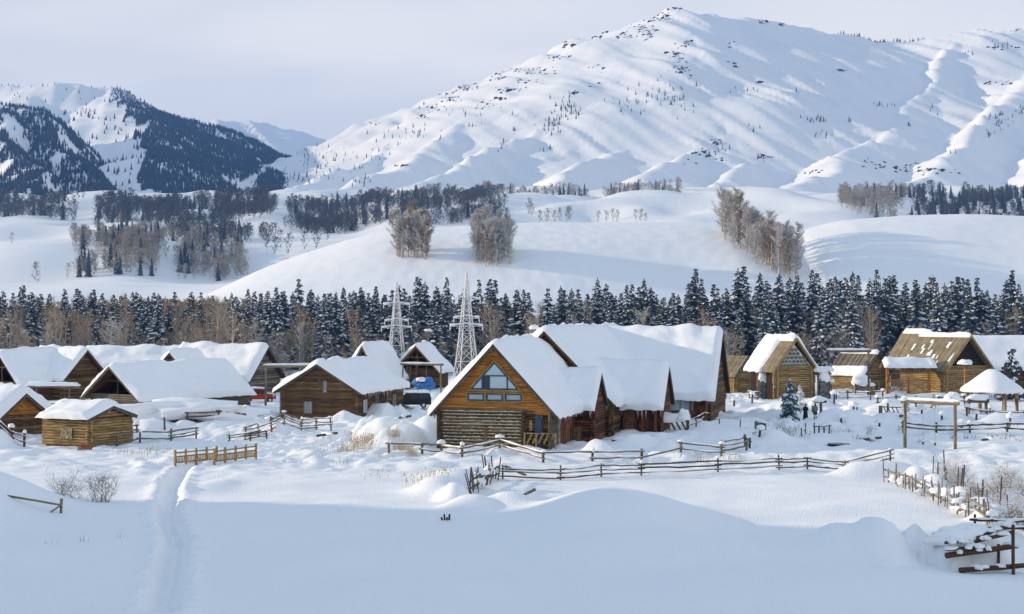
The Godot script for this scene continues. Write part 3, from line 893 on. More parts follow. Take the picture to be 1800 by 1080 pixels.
func build_forest() -> void:
	rng.seed = 202
	var spots := []
	var far := [[], [], [], []]
	# the spruce belt: conifers first, bare birches between and in front
	var tries := 0
	while spots.size() < 296 and tries < 9000:
		tries += 1
		var d := 256.0 + 74.0 * pow(rng.randf(), 0.9)
		var p := rng.randf_range(-60, 1860)
		var thick := 0.62 if p < 380.0 else 1.0
		if p > 925.0 and p < 985.0: thick = 0.25
		if p < 380.0 and d < 285.0: thick = 0.35
		if rng.randf() > thick: continue
		var x := px(p, d)
		var ok := true
		for s in spots:
			if absf(s.x - x) < 2.0 and absf(s.y - d) < 4.0: ok = false; break
		if not ok: continue
		spots.append(Vector2(x, d))
		var tall := 0.97 + 0.16 * na.get_noise_2d(x / 16.0, d / 30.0) + rng.randf_range(-0.24, 0.14)
		if p > 1180.0: tall += 0.12
		if p < 620.0: tall -= 0.10
		if p > 690.0 and p < 900.0: tall += 0.06
		if d < 275.0: tall *= rng.randf_range(0.72, 0.98)
		var k := rng.randi() % 6
		var fat := rng.randf_range(0.85, 1.15)
		grow("spruce", k, on_ground(x, d), tall, "%s%s spruce with %s, %s" % ["short" if tall < 0.74 else "mid-height" if tall < 0.9 else "tall", " slim" if fat < 0.93 else " broad" if fat > 1.07 else "", ["heavy snow", "little snow", "patchy snow", "bare boughs", "much snow", "scattered snow"][k], place_in_belt(p, d)], "spruces of the belt behind the village", "", fat)
	var fill := [[], [], [], [], [], []]
	for i in 900:
		var d := rng.randf_range(276.0, 376.0)
		var p := rng.randf_range(-80, 1880)
		if p < 420.0 and rng.randf() < 0.5: continue
		if p > 930.0 and p < 980.0: continue
		fill[i % 6].append(stand(on_ground(px(p, d), d, -0.1), rng.randf_range(0.3, 0.6) if i % 3 == 0 else rng.randf_range(0.72, 0.98)))
	for k in 6:
		var key := "spruce%d" % k
		if not tree_protos.has(key): continue
		scatter("spruce_wood", tree_protos[key][1], M.needle, fill[k], "dense spruces filling the back of the belt", "wood")
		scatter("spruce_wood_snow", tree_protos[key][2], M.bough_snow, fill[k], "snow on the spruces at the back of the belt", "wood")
	var brush := [[], [], []]
	for i in 620:
		var d := 246.0 + 84.0 * pow(rng.randf(), 1.5)
		var p := rng.randf_range(-60, 1860)
		if p > 1000.0 and rng.randf() < 0.4: continue
		brush[i % 3].append(stand(on_ground(px(p, d), d, -0.3), rng.randf_range(0.35, 0.95)))
	for k in 3: scatter("birch_wood", bare_meshes(680 + k, 11.0, 2.5, 0.05, 420, 0.03, 3)[1], M.twig_grey if k else M.twig, brush[k], "leafless birch scrub filling the spruce belt", "wood")
	var mids := 0
	while mids < 215:
		var d := 252.0 + 70.0 * rng.randf()
		var p := rng.randf_range(-50, 1850)
		var want := 1.0 if p < 420.0 else 0.5 if p < 640.0 else 0.3 if p < 860.0 else 0.8 if p < 1000.0 else 0.5
		if rng.randf() > want: continue
		mids += 1
		var size := rng.randf_range(0.65, 1.25) * (0.85 if d < 268.0 else 1.0)
		var k := rng.randi() % 6
		var o := grow("birch", k, on_ground(px(p, d), d), size, "", "birches of the belt behind the village")
		var tint: String = {M.twig: "tan", M.twig_grey: "grey", M.twig_frost: "frosted"}[(o.get_node("crown") as MeshInstance3D).material_override]
		o.set_meta("label", "%s %s birch, %s, %s" % ["small" if size < 0.72 else "middling" if size < 0.92 else "tall", tint, ["one trunk", "two trunks", "three trunks"][k % 3], place_in_belt(p, d)])
	# groves on the smooth white hill
	for c in [[725, 457, 30, 424, 24, "in the small round grove on the white hill"], [868, 470, 33, 428, 32, "in the larger round grove on the white hill"], [1330, 470, 50, 395, 48, "in the long grove filling the gully of the white hill"]]:
		for i in c[4]:
			var u: float = (i + 0.5) / c[4]
			var p: float
			var py: float
			if c[4] < 40:
				p = c[0] + c[2] * rng.randf_range(-1, 1)
				py = lerpf(c[3] + 14.0, c[1], rng.randf())
				py -= 0.0
			else:
				p = lerpf(1268.0, 1398.0, u) + rng.randf_range(-9, 9)
				py = lerpf(400.0, 490.0, pow(u, 0.8)) + rng.randf_range(-16, 10)
			var at := find_on(ground, p, minf(py, 492.0), 500.0, 820.0)
			grow("hill_birch", rng.randi() % 4, at, rng.randf_range(0.72, 1.08) * (1.12 if c[4] < 40 else 1.2), "%s frosted birch at the %s %s" % [["slender", "forked", "leaning", "bushy"][rng.randi() % 4], ("upper left" if p < c[0] - 10.0 else "upper right" if p > c[0] + 10.0 else "top") if py < (c[1] + c[3]) * 0.5 else ("lower left" if p < c[0] - 10.0 else "lower right" if p > c[0] + 10.0 else "foot"), String(c[5]).replace("in the", "of the").replace("long grove filling the gully of the white hill", "gully grove").replace("round grove on the white hill", "round grove")], "birches " + c[5], "", 1.25)

# ---------------------------------------------------------------- log houses
func make_units() -> void:
	var logs := []
	for k in 4:                                   # a log one metre long along x, radius one, a little uneven
		var b := MB.new()
		var r := RandomNumberGenerator.new()
		r.seed = 40 + k
		var pts := []
		var rad := []
		var off := []
		for i in 4:
			pts.append(Vector3(i / 3.0 - 0.5, 0, 0))
			rad.append(r.randf_range(0.93, 1.06))
			off.append(Vector3(0, r.randf_range(-0.10, 0.10), r.randf_range(-0.10, 0.10)))
		b.tube(pts, rad, 8)
		for i in b.v.size(): b.v[i] += off[clampi(roundi((b.v[i].x + 0.5) * 3.0), 0, 3)]
		for i in b.uv.size(): b.uv[i] = Vector2(b.uv[i].x * 0.8 + k * 0.23, b.uv[i].y * 0.5 + k * 0.31)
		logs.append(b.mesh())
	unit.log = logs
	var boards := []
	for k in 4:
		var b := MB.new()
		b.box(Vector3.ZERO, Vector3.ONE)
		for i in b.uv.size(): b.uv[i] = Vector2(b.uv[i].x * 0.9 + k * 0.27, b.uv[i].y * 0.22 + k * 0.19)
		boards.append(b.mesh())
	unit.board = boards
	var caps := []
	for k in 4: caps.append(blob(1.0, 1.0, 1.0, k, 0.2, 0.35, 12, 7))
	unit.cap = caps

func log_at(parent: Node, a: Vector3, b: Vector3, r: float, m: Material, called := "log") -> void:
	var f := b - a
	var l := f.length()
	f /= l
	var s := f.cross(Vector3.UP if absf(f.y) < 0.95 else Vector3.RIGHT).normalized()
	var u := s.cross(f)
	part(parent, called, unit.log[rng.randi() % 4], m, Transform3D(Basis(f * l, u * r, s * r), (a + b) * 0.5))

func board_at(parent: Node, called: String, c: Vector3, size: Vector3, m: Material, b := Basis()) -> MeshInstance3D:
	return part(parent, called, unit.board[rng.randi() % 4], m, Transform3D(Basis(b.x * size.x, b.y * size.y, b.z * size.z), c))

func beam_at(parent: Node, called: String, a: Vector3, e: Vector3, w: float, h: float, m: Material, up := Vector3.UP) -> void:
	var f := (e - a).normalized()
	if absf(f.dot(up)) > 0.97: up = Vector3.BACK
	var s := f.cross(up).normalized()
	board_at(parent, called, (a + e) * 0.5, Vector3((e - a).length(), h, w), m, Basis(f, s.cross(f), s))

func cap_at(parent: Node, at: Vector3, rx: float, ry: float, rz := 0.0, called := "snow_cap") -> void:
	part(parent, called, unit.cap[rng.randi() % 4], M.cap_snow, Transform3D(Basis(Vector3.UP, rng.randf() * TAU).scaled_local(Vector3(rx, ry, rz if rz else rx)), at))

func gable_snow(xe: float, ye: float, yr: float, z0: float, z1: float, thick: float, sd: int, t0 := -1.0, t1 := 1.0, wild := 0.5) -> ArrayMesh:
	# a blanket of snow over a pitched roof; t runs from the left eave (-1) over the ridge (0) to the right eave (1)
	var b := MB.new()
	var nt := 41
	var nz := maxi(14, int(absf(z1 - z0) / 0.4))
	var slope := Vector2(xe, yr - ye).length()
	var out := Vector2(yr - ye, xe).normalized()
	var p := PackedVector3Array()
	for j in nz + 1:
		var w := float(j) / nz
		var z := lerpf(z0, z1, w)
		var ez := minf(w, 1.0 - w) * absf(z1 - z0)
		for i in nt:
			var q := float(i) / (nt - 1)
			q = lerpf(q, smoothstep(0.0, 1.0, q), 0.45)
			var t := lerpf(t0, t1, q)
			var jag := 0.34 * nb.get_noise_2d(z * 0.7 + sd * 7.0, signf(t) * 3.0)
			var et := minf((t - t0) * slope, (t1 - t) * slope)
			var rim := minf(et / (thick * 0.8), 1.0)
			var rimz := minf(ez / (thick * 0.7), 1.0)
			var full := sqrt(maxf(0.0, 1.0 - pow(1.0 - rim, 2.4))) * sqrt(maxf(0.0, 1.0 - pow(1.0 - rimz, 2.4)))
			var h := thick * full * (1.0 + wild * na.get_noise_3d(t * slope * 0.30 + sd * 5.1, z * 0.30, 0.0) + 0.5 * wild * nb.get_noise_3d(t * slope * 0.8, z * 0.8, sd))
			var blend := smoothstep(0.0, 0.9, absf(t) * slope)
			var dir := Vector2(0, 1).lerp(Vector2(out.x * signf(t), out.y), blend).normalized()
			var base := Vector2(t * xe, yr - absf(t) * (yr - ye))
			var over := smoothstep(0.55, 0.0, et) * thick * 0.30 * (1.0 + 4.0 * jag)
			var down := Vector2(signf(t) * xe, -(yr - ye)).normalized() * over * (1.0 if absf(t) > 0.5 else 0.0)
			var at := base + dir * (h + 0.01) + down
			p.append(Vector3(at.x, at.y, z))
	b.grid(p, nt, nz + 1, z1 > z0)
	return b.mesh()

func icicles(parent: Node, a: Vector3, b: Vector3, count: int, longest: float) -> void:
	var m := MB.new()
	for i in count:
		var at := a.lerp(b, rng.randf())
		var l := longest * pow(rng.randf(), 1.6) + 0.06
		m.tube([at + Vector3(0, 0.03, 0), at - Vector3(0, l, 0)], [0.018 + 0.012 * l, 0.003], 4, false)
	part(parent, "icicles", m.mesh(), M.icicle, Transform3D(), "stuff")

func frost_lines(parent: Node, a: Vector3, b: Vector3, y: float, step: float, rows: int, out: Vector3, amount: float) -> void:
	# hoar frost and chinking that shows along the seams between the logs
	var m := MB.new()
	var n := int((b - a).length() / 0.09)
	for r in rows:
		for i in n:
			var u := float(i) / n
			var u2 := float(i + 1) / n
			var k := na.get_noise_2d(u * 17.0, r * 5.3) * 0.5 + na.get_noise_2d(u * 60.0, r * 3.1) * 0.35
			var hgt := 0.028 + amount * 0.09 * maxf(0.0, k + 0.25)
			var p0 := a.lerp(b, u) + Vector3(0, y + r * step, 0) + out * rng.randf_range(0.0, 0.01)
			var p1 := a.lerp(b, u2) + Vector3(0, y + r * step, 0)
			var bulge := out * (0.02 + hgt * 0.35)
			m.quad(p0 - Vector3(0, 0.02, 0), p1 - Vector3(0, 0.02, 0), p1 + bulge + Vector3(0, hgt, 0), p0 + bulge + Vector3(0, hgt, 0))
	part(parent, "frost", m.mesh(), M.frost, Transform3D(), "stuff")

func window_at(parent: Node, c: Vector3, w: float, h: float, b: Basis, cols: int, rows: int, frame: Material, curtain := "curtain", t := 0.07) -> void:
	var f := MB.new()
	for s in [-1.0, 1.0]:
		f.box(c + b.x * s * (w + t) * 0.5, Vector3(t, h + 2 * t, 0.09), b)
		f.box(c + b.y * s * (h + t) * 0.5, Vector3(w, t, 0.09), b)
	for k in range(1, cols): f.box(c + b.x * (float(k) / cols - 0.5) * w, Vector3(t * 0.6, h, 0.07), b)
	for k in range(1, rows): f.box(c + b.y * (float(k) / rows - 0.5) * h + b.z * 0.003, Vector3(w, t * 0.6, 0.066), b)
	var o := part(parent, "window", f.mesh(), frame)
	var g := MB.new()
	g.box(c, Vector3(w, h, 0.012), b)
	part(o, "pane", g.mesh(), M.glass)
	var k2 := MB.new()
	var n := 14
	var pts := PackedVector3Array()
	for j in 2:
		for i in n + 1:
			pts.append(c + b.x * (float(i) / n - 0.5) * w * 0.98 + b.y * (j - 0.5) * h * 0.98 - b.z * (0.035 + 0.012 * sin(i * 2.1)))
	k2.grid(pts, n + 1, 2)
	part(o, "curtain", k2.mesh(), M[curtain])

# Local axes of a house: the ridge runs along z, the gable end that shows is at z = 0 and faces +z, the house goes back to z = -long.
func house(called: String, label: String, at: Vector3, turn: float, wide: float, long: float, hw: float, hr: float, o := {}) -> Node3D:
	var t := thing(called, label, o.get("category", "house"), at, deg_to_rad(turn), o.get("group", ""))
	var wood: String = o.get("wood", "brown_wood")
	var half := wide * 0.5
	var pitch := (hr - hw) / half
	var oe: float = o.get("eave", 0.5)
	var og: float = o.get("verge", 0.5)
	var xe := half + oe
	var ye := hw - oe * pitch
	var lr: float = o.get("log", 0.13)
	var recess: float = o.get("recess", 0.0)        # an open gable: how far back its inner wall stands
	# the body behind the logs and boards
	var b := MB.new()
	var inn := half - lr * 0.6
	var z0 := -lr * 0.6
	var zb := -long
	var low := -1.0
	b.quad(Vector3(-inn, low, z0), Vector3(inn, low, z0), Vector3(inn, hw, z0), Vector3(-inn, hw, z0))
	b.quad(Vector3(inn, low, zb), Vector3(-inn, low, zb), Vector3(-inn, hw, zb), Vector3(inn, hw, zb))
	b.quad(Vector3(inn, low, z0), Vector3(inn, low, zb), Vector3(inn, hw, zb), Vector3(inn, hw, z0))
	b.quad(Vector3(-inn, low, zb), Vector3(-inn, low, z0), Vector3(-inn, hw, z0), Vector3(-inn, hw, zb))
	var gz := z0 - recess
	b.tri(Vector3(-inn, hw, gz), Vector3(inn, hw, gz), Vector3(0, hr - 0.12, gz))
	b.tri(Vector3(inn, hw, zb), Vector3(-inn, hw, zb), Vector3(0, hr - 0.12, zb))
	b.quad(Vector3(-inn, hw, z0), Vector3(inn, hw, z0), Vector3(inn, hw, zb), Vector3(-inn, hw, zb))
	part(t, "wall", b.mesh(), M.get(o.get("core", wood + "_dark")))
	# walls of logs or boards
	var front: String = o.get("front", "log")
	var fx0: float = o.get("front_from", -half)
	var fx1: float = o.get("front_to", half)
	var step := lr * 1.9
	if front == "log":
		var y := lr * 0.6
		while y < hw:
			var e := 0.28 + rng.randf_range(-0.06, 0.08)
			log_at(t, Vector3(fx0 - e, y, 0), Vector3(fx1 + e, y, 0), lr, pick(wood))
			y += step
	elif front == "board":
		var y := 0.0
		while y < hw - 0.05:
			board_at(t, "board", Vector3((fx0 + fx1) * 0.5, y + 0.1, 0.02 + rng.randf() * 0.012), Vector3(fx1 - fx0, 0.215, 0.05), pick(wood), Basis(Vector3.RIGHT, rng.randf_range(-0.04, 0.04)))
			y += 0.205
	for s in [-1.0, 1.0]:
		var kind: String = o.get("right" if s > 0 else "left", "none")
		if kind == "none": continue
		var y := lr * 0.6 + lr * 0.95
		var z1: float = o.get("side_to", -long)
		while y < hw:
			log_at(t, Vector3(s * half, y, 0.28), Vector3(s * half, y, z1 - 0.25), lr, pick(wood))
			y += step
	# gable
	var gable: String = o.get("gable", front)
	var gw: String = o.get("gable_wood", wood)
	if gable == "log" or gable == "board":
		var hgt := step if gable == "log" else 0.2
		var y := hw + hgt * 0.5
		while y < hr - 0.25:
			var x := half * (hr - y - hgt * 0.5 - 0.02) / (hr - hw) + (oe * 0.5 if gable == "board" else 0.0)
			if gable == "log": log_at(t, Vector3(-x, y, 0), Vector3(x, y, 0), lr, pick(gw))
			else: board_at(t, "gable_board", Vector3(0, y, 0.03 + rng.randf() * 0.012), Vector3(2 * x, hgt * 1.04, 0.05), pick(gw), Basis(Vector3.RIGHT, -0.04))
			y += hgt
	elif gable == "open":
		for s in [-1.0, 1.0]:
			beam_at(t, "rafter", Vector3(s * half, hw, -0.1), Vector3(0, hr - 0.15, -0.1), 0.12, 0.16, M[gw], Vector3.BACK)
			beam_at(t, "rafter", Vector3(s * half, hw, -recess * 0.5), Vector3(0, hr - 0.15, -recess * 0.5), 0.12, 0.16, M[gw], Vector3.BACK)
		beam_at(t, "tie_beam", Vector3(-half * 0.5, (hw + hr) * 0.5, -0.1), Vector3(half * 0.5, (hw + hr) * 0.5, -0.1), 0.12, 0.14, M[gw])
		beam_at(t, "king_post", Vector3(0, hw, -0.16), Vector3(0, hr - 0.2, -0.16), 0.14, 0.14, M[gw], Vector3.BACK)
	# roof
	var rf := MB.new()
	var th := 0.1
	var roof_z0 := og
	var roof_z1 := -long - 0.4
	var boards: String = o.get("roof_boards", "none")
	for s in [-1.0, 1.0]:
		var a := Vector3(0, hr, roof_z0)
		var e := Vector3(s * xe, ye, roof_z0)
		var up := Vector3(s * (hr - ye), xe, 0).normalized() * th
		var c := (a + e) * 0.5 + Vector3(0, 0, (roof_z1 - roof_z0) * 0.5) + up * 0.5
		var f := (e - a).normalized()
		rf.box(c, Vector3((e - a).length(), th, roof_z0 - roof_z1), Basis(f, Vector3.BACK.cross(f), Vector3.BACK))
	part(t, "roof", rf.mesh(), M[o.get("roof_wood", "brown_wood_dark")])
	for s in [-1.0, 1.0]:
		if boards == "both" or (boards == "left" and s < 0) or (boards == "right" and s > 0):
			var a := Vector3(0, hr, 0)
			var e := Vector3(s * xe, ye, 0)
			var f := (e - a).normalized()
			var up := Vector3(s * (hr - ye), xe, 0).normalized()
			var z := roof_z0 - 0.12
			while z > roof_z1:
				var w := rng.randf_range(0.2, 0.26)
				board_at(t, "roof_board", (a + e) * 0.5 + Vector3(0, 0, z - w * 0.5) + up * (th + 0.03 + rng.randf() * 0.02) + f * rng.randf_range(-0.05, 0.08), Vector3((e - a).length(), 0.035, w * 0.94), pick(o.get("board_wood", "straw_board")), Basis(f, up, f.cross(up)))
				z -= w
		var bm: Material = M[o.get("verge_wood", "grey_wood_dark")]
		beam_at(t, "barge_board", Vector3(0, hr - 0.02, roof_z0 + 0.02), Vector3(s * (xe + 0.05), ye - 0.06, roof_z0 + 0.02), 0.05, o.get("verge_board", 0.24), bm, Vector3(s * (hr - ye), xe, 0).normalized())
	var snow: float = o.get("snow", 0.45)
	if snow > 0.0:
		part(t, "roof_snow", gable_snow(xe + 0.12, ye - 0.12 * pitch + th * 1.2, hr + th * 1.2, roof_z0 + 0.1, roof_z1 - 0.1, snow, rng.randi() % 50, o.get("snow_from", -1.0), o.get("snow_to", 1.0), o.get("wild", 0.5)), M.cap_snow)
	if o.has("icicles"):
		for s in [-1.0, 1.0]:
			icicles(t, Vector3(s * (xe + 0.12), ye, roof_z0), Vector3(s * (xe + 0.12), ye, roof_z1), int(long * 7), o.icicles)
	return t

func build_houses() -> void:
	rng.seed = 303
	make_units()
	# --- the orange gabled house in the middle
	var oc := on_ground(px(870, 112.0), 112.0)
	oc.y = 0.0
	var turn := -15.0
	var fr := Transform3D(Basis(Vector3.UP, deg_to_rad(turn)), oc)
	var h := house("gabled_house", "log house with orange boarded gable and triangular blue window", oc, turn, 9.3, 14.0, 3.25, 8.25, {"wood": "olive_log", "front": "log", "front_from": -4.45, "front_to": 2.3, "gable": "board", "gable_wood": "orange_wood", "left": "log", "eave": 0.55, "verge": 0.55, "snow": 0.5, "log": 0.135, "icicles": 0.5, "verge_wood": "grey_wood_dark", "core": "brown_wood_dark"})
	frost_lines(h, Vector3(-4.3, 0, 0.09), Vector3(2.2, 0, 0.09), 0.16, 0.2565, 12, Vector3(0, 0, 1), 1.0)
	for i in 3: board_at(h, "gable_board", Vector3(0, 3.30 - i * 0.2, 0.055 - i * 0.004), Vector3(9.5 - 0.2 * i, 0.21, 0.05), pick("orange_wood"))
	for s in [-4.62, 2.42]:                          # dark log ends at the corners
		var y := 0.1
		while y < 3.1:
			log_at(h, Vector3(s, y, 0.42), Vector3(s, y, -0.6), 0.125, M.brown_wood_dark, "log_end")
			y += 0.256
	beam_at(h, "post", Vector3(-0.75, -0.3, 0.17), Vector3(-0.75, 1.75, 0.17), 0.2, 0.1, M.brown_wood_light)
	beam_at(h, "porch_post", Vector3(4.55, -0.3, 0.1), Vector3(4.55, 3.1, 0.1), 0.3, 0.26, M.honey_wood)
	var y2 := 0.15
	while y2 < 3.1:                                  # the porch wall, set back
		log_at(h, Vector3(2.4, y2, 0.02), Vector3(4.4, y2, -0.10), 0.12, pick("brown_wood"))
		y2 += 0.24
	beam_at(h, "door_frame", Vector3(3.62, 0.2, 0.08), Vector3(3.62, 2.75, 0.08), 0.62, 0.10, M.grey_wood_dark)
	var door := board_at(h, "door", Vector3(3.62, 1.4, 0.16), Vector3(0.5, 2.4, 0.06), M.door_blue)
	board_at(h, "notice_board", Vector3(2.98, 1.95, 0.16), Vector3(0.22, 0.8, 0.05), M.honey_wood_light)
	# the triangular window with its trim
	var apex := Vector3(0.0, 7.05, 0.13)
	var bl := Vector3(-2.12, 4.72, 0.13)
	var br := Vector3(2.12, 4.72, 0.13)
	for e in [[apex, bl], [apex, br]]: beam_at(h, "window_trim", e[0], e[1], 0.08, 0.14, M.honey_wood, Vector3(0, 0, 1).cross((e[1] - e[0]).normalized()))
	beam_at(h, "window_trim", bl + Vector3(-0.2, -0.07, 0), br + Vector3(0.2, -0.07, 0), 0.08, 0.15, M.honey_wood)
	var wf := MB.new()
	var ia := apex - Vector3(0, 0.2, 0.01)
	var il := bl + Vector3(0.22, 0.08, -0.01)
	var ir := br + Vector3(-0.22, 0.08, -0.01)
	for e in [[ia, il], [ia, ir], [il, ir]]: wf.bar(e[0], e[1], 0.07, 0.07, Vector3.BACK)
	wf.box(Vector3(0, 5.83, 0.124), Vector3(2.06, 0.09, 0.08))
	for x in [-1.02, 1.05]: wf.box(Vector3(x, 5.30, 0.121), Vector3(0.09, 1.02, 0.08))
	for x in [-0.95, -0.48]: wf.box(Vector3(x + 0.04, 5.30, 0.127), Vector3(0.1, 0.98, 0.09))
	wf.box(Vector3(-0.67, 4.86, 0.129), Vector3(0.4, 0.09, 0.09)); wf.box(Vector3(-0.67, 5.74, 0.129), Vector3(0.4, 0.09, 0.09))
	var win := part(h, "window", wf.mesh(), M.frame_blue)
	board_at(win, "casement", Vector3(-0.67, 5.3, 0.095), Vector3(0.52, 0.95, 0.02), M.frame_blue)
	var pn := MB.new()
	pn.tri(il, ir, ia)
	part(win, "pane", pn.mesh(), M.glass, Transform3D(Basis(), Vector3(0, 0, -0.01)))
	for k in 3:                                      # drapes behind the glass: the peak, and left and right of the casement
		var dr := MB.new()
		var n := 40
		var pts := PackedVector3Array()
		var xa: float = [-0.98, -0.42, -1.8][k]
		var xb: float = [0.98, 1.8, -0.98][k]
		for i in n + 1:
			var x := lerpf(xa, xb, float(i) / n)
			var roof_y := 6.8 - absf(x) * 1.1
			var y0: float = [5.85, 4.8, 4.8][k]
			var y1: float = minf(roof_y, [6.8, 5.8, 5.8][k])
			pts.append(Vector3(x, y0, 0.098 + 0.008 * sin(i * 1.9)))
			pts.append(Vector3(x, maxf(y1, y0), 0.098 + 0.008 * sin(i * 1.9)))
		dr.grid(pts, 2, n + 1, true)
		part(win, "curtain", dr.mesh(), M.curtain)
	board_at(h, "window_trim", Vector3(0, 4.48, 0.11), Vector3(4.75, 0.10, 0.09), M.honey_wood)
	board_at(h, "window_trim", Vector3(0, 3.78, 0.11), Vector3(4.75, 0.10, 0.09), M.honey_wood)
	for x in [-2.33, -0.78, 0.78, 2.33]: board_at(h, "window_trim", Vector3(x, 4.13, 0.112), Vector3(0.17, 0.6, 0.085), M.honey_wood)
	for x in [-1.555, 0.0, 1.555]: window_at(h, Vector3(x, 4.13, 0.12), 1.18, 0.40, Basis(), 1, 1, M.frame_blue)
	for s in range(-1, 9, 1):                        # planks and logs of the right wall under the icicles
		beam_at(h, "wall_board", Vector3(4.68, 0, -0.6 - s * 0.9), Vector3(4.68, 3.0, -0.6 - s * 0.9), 0.8, 0.06, pick("red_wood" if s > 2 else "grey_wood"), Vector3.RIGHT)
	# --- the wings behind it, and the long house
	var wa := house("house_wing", "low wing with steep snowy roof joining the orange gabled house", fr * Vector3(6.1, 0, -10.9), turn + 90.0, 5.0, 4.0, 3.2, 5.6, {"wood": "red_wood", "left": "log", "gable": "board", "front": "log", "snow": 0.5, "verge": 0.3, "icicles": 0.8, "category": "house wing"})
	var wb := house("house_wing", "second snowy wing, wider, with icicles and a log pillar under its eave", fr * Vector3(10.2, 0, -22.4), turn + 90.0, 5.6, 7.4, 3.0, 5.9, {"wood": "red_wood", "left": "none", "gable": "board", "front": "board", "snow": 0.55, "verge": 0.3, "eave": 0.8, "icicles": 0.9, "category": "house wing"})
	for k in 6: beam_at(wb, "wall_board", Vector3(-2.75, 0, -0.5 - k * 1.1), Vector3(-2.75, 3.0, -0.5 - k * 1.1), 1.0, 0.06, pick("red_wood"), Vector3.RIGHT)
	for k in 10: log_at(wb, Vector3(-3.75, 0.12 + k * 0.24, -3.3), Vector3(-3.75, 0.12 + k * 0.24, -2.3), 0.13, pick("brown_wood"), "pillar_log")
	for z in [-0.4, -1.6, -5.2]: beam_at(wb, "post", Vector3(-3.4, -0.2, z), Vector3(-3.4, 2.7, z), 0.18, 0.18, M.red_wood_light, Vector3.RIGHT)
	var hc := house("long_house", "long log house with broad white roof right of the orange gable", fr * Vector3(12.9, 0, -40.7), turn + 90.0, 12.6, 12.6, 2.9, 9.0, {"wood": "brown_wood", "left": "none", "gable": "log", "front": "log", "snow": 0.6, "verge": 0.5, "eave": 0.7, "icicles": 0.3, "wild": 0.4, "verge_wood": "brown_wood"})
	for k in 9: beam_at(hc, "wall_board", Vector3(-6.4, 0, -0.7 - k * 1.15), Vector3(-6.4, 2.9, -0.7 - k * 1.15), 1.1, 0.06, pick("red_wood"), Vector3.RIGHT)
	for z in [-0.3, -1.9, -4.0]: log_at(hc, Vector3(-6.9, -0.2, z), Vector3(-6.9, 2.5, z), 0.13, M.red_wood_light, "post")
	window_at(hc, Vector3(-6.62, 1.65, -3.0), 2.7, 1.15, Basis(Vector3.BACK, Vector3.UP, Vector3.LEFT), 2, 1, M.grey_wood_dark)
	board_at(hc, "window_sill", Vector3(-6.6, 0.85, -3.0), Vector3(2.9, 0.16, 0.2), M.grey_wood, Basis(Vector3.BACK, Vector3.UP, Vector3.LEFT))
	house("rear_house", "taller snowy house directly behind the orange gabled house, its brown gable just showing", fr * Vector3(0.6, 0, -14.5), turn, 11.8, 32.0, 3.2, 9.15, {"wood": "brown_wood", "front": "log", "gable": "board", "gable_wood": "red_wood", "snow": 0.6, "verge": 0.45, "verge_wood": "brown_wood", "right": "log", "side_to": -22.0, "wild": 0.4})
	var ch := thing("chimney", "snow capped chimney behind the orange gabled house", "chimney", fr * Vector3(-6.3, 0, -38.0))
	board_at(ch, "stack", Vector3(0, 4.7, 0), Vector3(0.45, 9.4, 0.45), M.stone_light)
	cap_at(ch, Vector3(0, 9.4, 0), 0.55, 0.35)
	cap_at(ch, Vector3(0, 8.5, 0.1), 0.95, 0.3)

	# --- the brown house with the snow-laden right slope
	var bh := house("boarded_house", "brown boarded house with a narrow upper window and icicles at its side", on_ground(px(560, 147.5), 147.5) * Vector3(1, 0, 1), -15.0, 8.6, 14.0, 2.9, 5.5, {"wood": "brown_wood", "front": "board", "gable": "board", "right": "log", "snow": 0.5, "eave": 0.55, "icicles": 0.55, "verge_wood": "grey_wood_dark", "verge_board": 0.2})
	window_at(bh, Vector3(0.75, 3.25, 0.1), 0.34, 1.15, Basis(), 1, 1, M.grey_wood_light)
	window_at(bh, Vector3(-1.15, 1.05, 0.1), 0.78, 1.15, Basis(), 4, 1, M.grey_wood_light)
	board_at(bh, "vent_box", Vector3(0.1, 3.75, 0.12), Vector3(0.42, 0.5, 0.14), M.grey_wood_dark)
	beam_at(bh, "corner_board", Vector3(4.3, -0.3, 0.08), Vector3(4.3, 2.85, 0.08), 0.2, 0.1, M.grey_wood)
	beam_at(bh, "corner_board", Vector3(-4.28, -0.3, 0.08), Vector3(-4.28, 2.85, 0.08), 0.16, 0.1, M.grey_wood)
	var side := Basis(Vector3.FORWARD, Vector3.UP, Vector3.RIGHT)
	window_at(bh, Vector3(4.45, 1.15, -2.0), 0.75, 1.2, side, 1, 1, M.white_paint)
	board_at(bh, "door_leaf", Vector3(4.48, 1.05, -7.0), Vector3(2.4, 2.3, 0.1), M.red_wood_dark, side)
	for z in [-5.6, -8.4, -5.0]: beam_at(bh, "door_post", Vector3(4.52, -0.2, z), Vector3(4.52, 2.5, z), 0.2, 0.14, M.grey_wood_light, Vector3.RIGHT)
	window_at(bh, Vector3(4.45, 1.3, -11.0), 1.1, 1.2, side, 2, 1, M.grey_wood)

	# --- the two open gables behind it
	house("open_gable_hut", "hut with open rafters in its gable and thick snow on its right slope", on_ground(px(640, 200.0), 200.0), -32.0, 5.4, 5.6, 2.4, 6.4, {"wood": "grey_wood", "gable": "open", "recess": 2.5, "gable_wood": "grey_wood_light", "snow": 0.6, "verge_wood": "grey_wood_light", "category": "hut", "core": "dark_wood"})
	var lo := house("loft_hut", "hut with an open loft, a ladder against it and a swing in front", on_ground(px(733, 205.0), 205.0), -12.0, 6.2, 6.4, 3.1, 6.4, {"wood": "brown_wood", "gable": "open", "recess": 3.0, "gable_wood": "honey_wood_dark", "snow": 0.4, "verge": 0.9, "verge_wood": "honey_wood_dark", "category": "hut", "core": "brown_wood_dark"})
	var ld := thing("ladder", "wooden ladder leaning against the open loft", "ladder", on_ground(px(717, 202.5), 202.5), -0.2)
